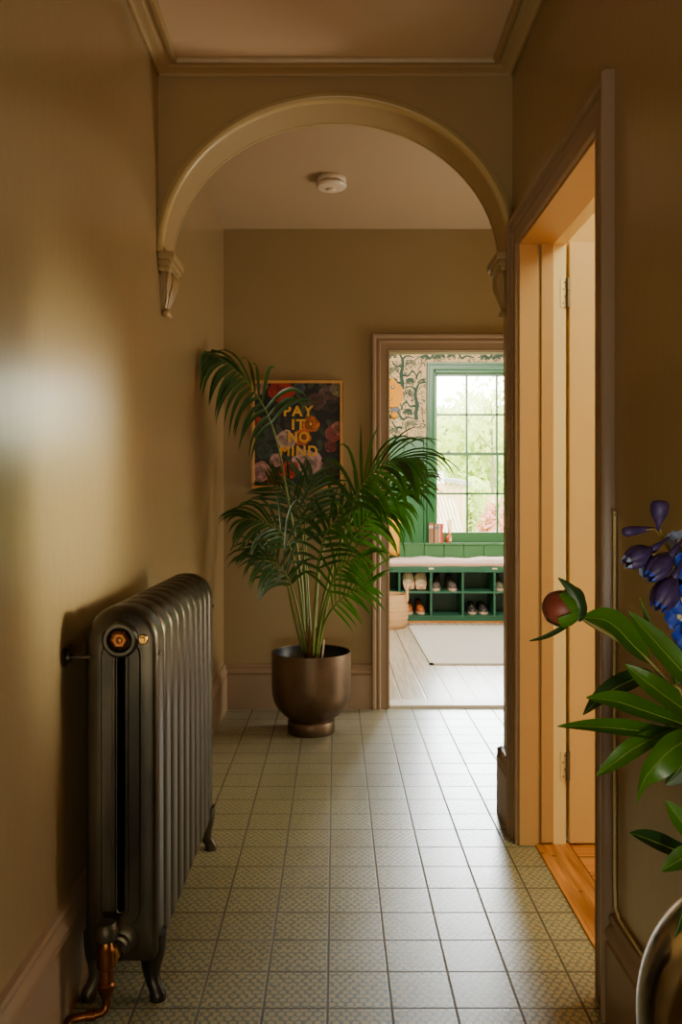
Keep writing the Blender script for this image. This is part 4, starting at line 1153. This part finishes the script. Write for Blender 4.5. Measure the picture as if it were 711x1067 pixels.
for j in range(4): cap_petal(b, bc2, .0182, -axb+Vector((.3*math.cos(j*1.57), -.3, .3*math.sin(j*1.57))), j*1.57, .6, 1.05, 1.03+.008*j)
b.build('outer_petal', M['bud_red'], bud, smooth=True)
for pts, w, nr in (([V(604, 648, -.012), V(606, 632, -.016), V(597, 615, -.014), V(582, 602, -.008)], .0125, (-.5, -.8, -.1)), ([V(596, 648, -.004), V(584, 656, -.006), V(568, 664, -.006), V(552, 668, -.006)], .0045, (0, -.8, .6)), ([V(606, 640, .0), V(603, 620, .01), V(592, 610, .014)], .010, (.3, .8, .2))):
    b = MB(); blade(b, pts, w, nr, .3); b.build('bract', M['pleaf_dark'], peony, smooth=True)

# delphinium spike
dph = thing('delphinium', 'deep blue delphinium spike with purple buds above the peony leaves', 'flower', (vc.x, VY+.04, .60))
sm = MB(); sm.tube(catmull([(vc.x+.01, VY+.02, .56), (vc.x+.005, VY+.02, .84), V(770, 760, .04), V(742, 670, .04), V(722, 620, .04), V(704, 585, .04), V(692, 562, .04)], 5), [.0032]*26+[.0018]*5, 9)
sm.tube([V(692, 562, .04), V(688, 552, .04), V(686, 541, .04)], .0012, 7); sm.tube([V(694, 564, .04), V(682, 551, .03), V(668, 553, .03)], .001, 7)
sm.tube([V(720, 585, .03), V(700, 576, .02), V(680, 578, .01)], .0014, 7)
sm.build('stem', M['pstem'], dph, smooth=True)
def drop_bud(c, d, r, l):
    c, d = Vector(c), Vector(d).normalized()
    b = MB(); b.tube([c-d*l, c-d*l*.6, c-d*l*.25, c+d*0, c+d*l*.3, c+d*l*.5, c+d*l*.56], [.0012, .003, r*.72, r*.9, r*.97, r*.74, r*.3], 14)
    return b
up = Vector((0, 0, 1))
drop_bud(V(687, 533, .04), (.05, 0, 1), .0105, .022).build('flower_bud', M['petal_dark'], dph, smooth=True)
drop_bud(V(661, 553, .03), (-1, -.2, -.12), .0058, .024).build('flower_bud', M['petal_dark'], dph, smooth=True)
def floret(c, face, r, seed, mats=('petal_dark', 'petal_blue'), openess=.9):
    """five cupped sepals round `face`, a pale eye and a spur behind"""
    rnd = random.Random(seed); c = Vector(c); f = Vector(face).normalized(); a = f.orthogonal().normalized(); b2 = f.cross(a)
    outer = MB()
    for j in range(5):
        th = j*2*PI/5+rnd.uniform(-.15, .15); d = a*math.cos(th)+b2*math.sin(th); s = f.cross(d)
        rows = []
        for i in range(7):
            t = i/6; w = r*.62*(math.sin(PI*(.1+.78*t))**.7); bend = openess*t*t
            p = c+d*r*(t*1.0)+f*(r*.75*t*(1-bend*.75))
            rows.append([p+s*w*q+f*(r*.22*q*q)+f*rnd.uniform(-.04, .04)*r for q in (-1, -.5, 0, .5, 1)])
        outer.grid(rows)
    fo = outer.build('floret', [M[mats[1]]], dph, smooth=True)
    ba = MB()
    for j in range(5):
        th = j*2*PI/5; d = a*math.cos(th)+b2*math.sin(th); s = f.cross(d); rows = []
        for i in range(5):
            t = i/4; w = r*.5*(math.sin(PI*(.12+.75*t))**.7)
            p = c+d*r*(t*.86)+f*(r*.75*t*.55)-f*.0012
            rows.append([p+s*w*q+f*(r*.2*q*q) for q in (-1, 0, 1)])
        ba.grid(rows)
    ba.tube([c+f*.002, c-f*r*.8, c-f*r*1.6+up*r*.35], [r*.22, r*.15, r*.05], 8)
    ba.build('spur', M[mats[0]], fo, smooth=True)
    ey = MB()
    for j in range(6):
        th = j*1.05; d = a*math.cos(th)+b2*math.sin(th); ey.ball(c+f*r*.35+d*r*.16, r*.16, 8, 6)
    ey.build('eye', M['petal_eye'], fo, smooth=True)
def closed_floret(c, face, r, seed, tipm):
    rnd = random.Random(seed); c = Vector(c); f = Vector(face).normalized(); a = f.orthogonal().normalized(); b2 = f.cross(a)
    o_, tp = MB(), MB()
    for j in range(5):
        th0 = j*2*PI/5+rnd.uniform(-.1, .1); rows = []
        for i in range(11):
            t = i/10; rad = r*.70*math.sin(PI*(.08+.76*t**.9))*(1+.08*(j % 2)); row = []
            for q in (-1, -.5, 0, .5, 1):
                th = th0+q*.78*(1 if t < .8 else (1-t)/.2*.75+.25)
                row.append(c+f*r*(2.2*t-.6)+(a*math.cos(th)+b2*math.sin(th))*rad*(1.10-.26*q*q))
            rows.append(row)
        o_.grid(rows[:10]); tp.grid(rows[9:])
    o_.tube([c-f*r*.4, c-f*r*1.0+up*r*.1, c-f*r*2.0+up*r*.3], [r*.3, r*.2, r*.05], 8)
    fo = o_.build('floret', M['petal_dark'], dph, smooth=True)
    tp.build('petal_tip', M[tipm], fo, smooth=True)
for cc in ((672, 577, .02, (-.85, -.25, -.35), .0165, 1, 'petal_pale'), (692, 586, .01, (-.75, -.3, -.6), .0165, 2, 'petal_blue'), (698, 611, .005, (-.55, -.3, -.75), .018, 3, 'petal_blue'), (714, 600, .03, (-.3, -.6, -.6), .016, 4, 'petal_blue')):
    closed_floret(V(cc[0], cc[1], cc[2]), cc[3], cc[4], cc[5], cc[6])
FLO = [(708, 569, .055, (.0, -.7, .5), .016, ('petal_pale', 'petal_pale'), .8),
       (676, 593, .05, (-.3, -.8, -.2), .010, ('petal_pale', 'petal_pale'), .8),
       (715, 590, .02, (.1, -.8, .1), .017, ('petal_dark', 'petal_blue'), .7),
       (716, 622, .01, (-.4, -.7, -.3), .018, ('petal_blue', 'petal_blue'), .7),
       (714, 640, .02, (-.7, -.5, -.2), .018, ('petal_dark', 'petal_blue'), .7),
       (722, 665, .02, (-.7, -.5, -.2), .018, ('petal_dark', 'petal_blue'), .7),
       (738, 645, .03, (.2, -.9, .0), .018, ('petal_dark', 'petal_blue'), .8),
       (745, 690, .03, (-.2, -.9, .0), .018, ('petal_dark', 'petal_blue'), .8)]
for k, (px, py, d, f, r, ms, op) in enumerate(FLO): floret(V(px, py, d), f, r, 40+k, ms, op)

# ------------------------------------------------------------------ light
def area(name, loc, to, sx, sy, power, col):
    l = bpy.data.lights.new(name, 'AREA'); l.shape = 'RECTANGLE'; l.size = sx; l.size_y = sy; l.energy = power; l.color = col
    o = bpy.data.objects.new(name, l); COL.objects.link(o); o.location = loc
    o.rotation_euler = (Vector(to)-Vector(loc)).to_track_quat('-Z', 'Y').to_euler(); return o
area('side_window_light', (2.6, 2.55, 1.3), (-.637, 2.05, 1.2), .5, .3, 4.2, (1.0, .98, .74)).data.spread = .36
p = area('window_portal', ((WX0+WX1)/2, FY+.16, (WZ0+WZ1)/2), ((WX0+WX1)/2, 5, (WZ0+WZ1)/2), 1.0, 1.75, 1, (1, 1, 1)); p.data.cycles.is_portal = True
area('far_room_fill', (1.3, 5.3, 2.7), (1.1, 8.4, .7), 1.6, .8, 240, (1.0, .86, .76))  # unseen lamp added above the doorway to brighten the far room
area('stair_window_light', (XS-.05, 4.2, .7), (-.4, 3.95, .9), .9, .8, 58, (1.0, .93, .76))
area('rear_fill', (0, YF+.1, .6), (-.1, .9, 2.0), 1.0, .9, 46, (1.0, .94, .72))  # fill lamp added low behind the camera, out of view; no door there
area('side_room_light', (1.7, 1.5, 2.66), (1.5, 1.7, 0), 1.2, 1.2, 60, (1.0, .89, .46))
sl = bpy.data.lights.new('sun', 'SUN'); sl.energy = 4.6; sl.angle = math.radians(13); sl.color = (.88, .95, 1)
so = bpy.data.objects.new('sun', sl); COL.objects.link(so); so.location = (4, 20, 6)
so.rotation_euler = Vector((-.175, -1, -.25)).to_track_quat('-Z', 'Y').to_euler()

wd = bpy.data.worlds.new('World'); SC.world = wd; wd.use_nodes = True
nt = wd.node_tree; bg = nt.nodes['Background']
tc = N(nt, 'ShaderNodeTexCoord'); sp = N(nt, 'ShaderNodeSeparateXYZ'); nt.links.new(tc.outputs['Generated'], sp.inputs[0])
g = G(nt); nz = N(nt, 'ShaderNodeTexNoise'); nz.inputs['Scale'].default_value = 3; nt.links.new(tc.outputs['Generated'], nz.inputs['Vector'])
f = g.m('ADD', g.m('MULTIPLY', g.m('MAXIMUM', sp.outputs[2], 0.0), .5), g.m('MULTIPLY', nz.outputs['Fac'], .2))
nt.links.new(g.mix(f, (1.0, 1.0, .82), (.92, .97, .98)), bg.inputs['Color'])
bg.inputs['Strength'].default_value = 17

# ------------------------------------------------------------------ camera and look
cd = bpy.data.cameras.new('camera'); cam = bpy.data.objects.new('camera', cd); COL.objects.link(cam)
cam.location = (0, 0, EYE); cam.rotation_euler = (PI/2, 0, 0)
cd.sensor_fit = 'VERTICAL'; cd.sensor_height = 36; cd.lens = F/1067*36
cd.shift_x = (355.5-CX)/1067; cd.shift_y = -(533.5-CY)/1067
cd.clip_start = .05; cd.clip_end = 300
SC.camera = cam
SC.view_settings.view_transform = 'AgX'
SC.view_settings.look = 'AgX - Base Contrast'
SC.view_settings.exposure = 0
cy = SC.cycles
cy.use_denoising = True; cy.max_bounces = 10; cy.diffuse_bounces = 6; cy.glossy_bounces = 4; cy.transparent_max_bounces = 12
cy.sample_clamp_indirect = 6; cy.caustics_reflective = False; cy.caustics_refractive = False
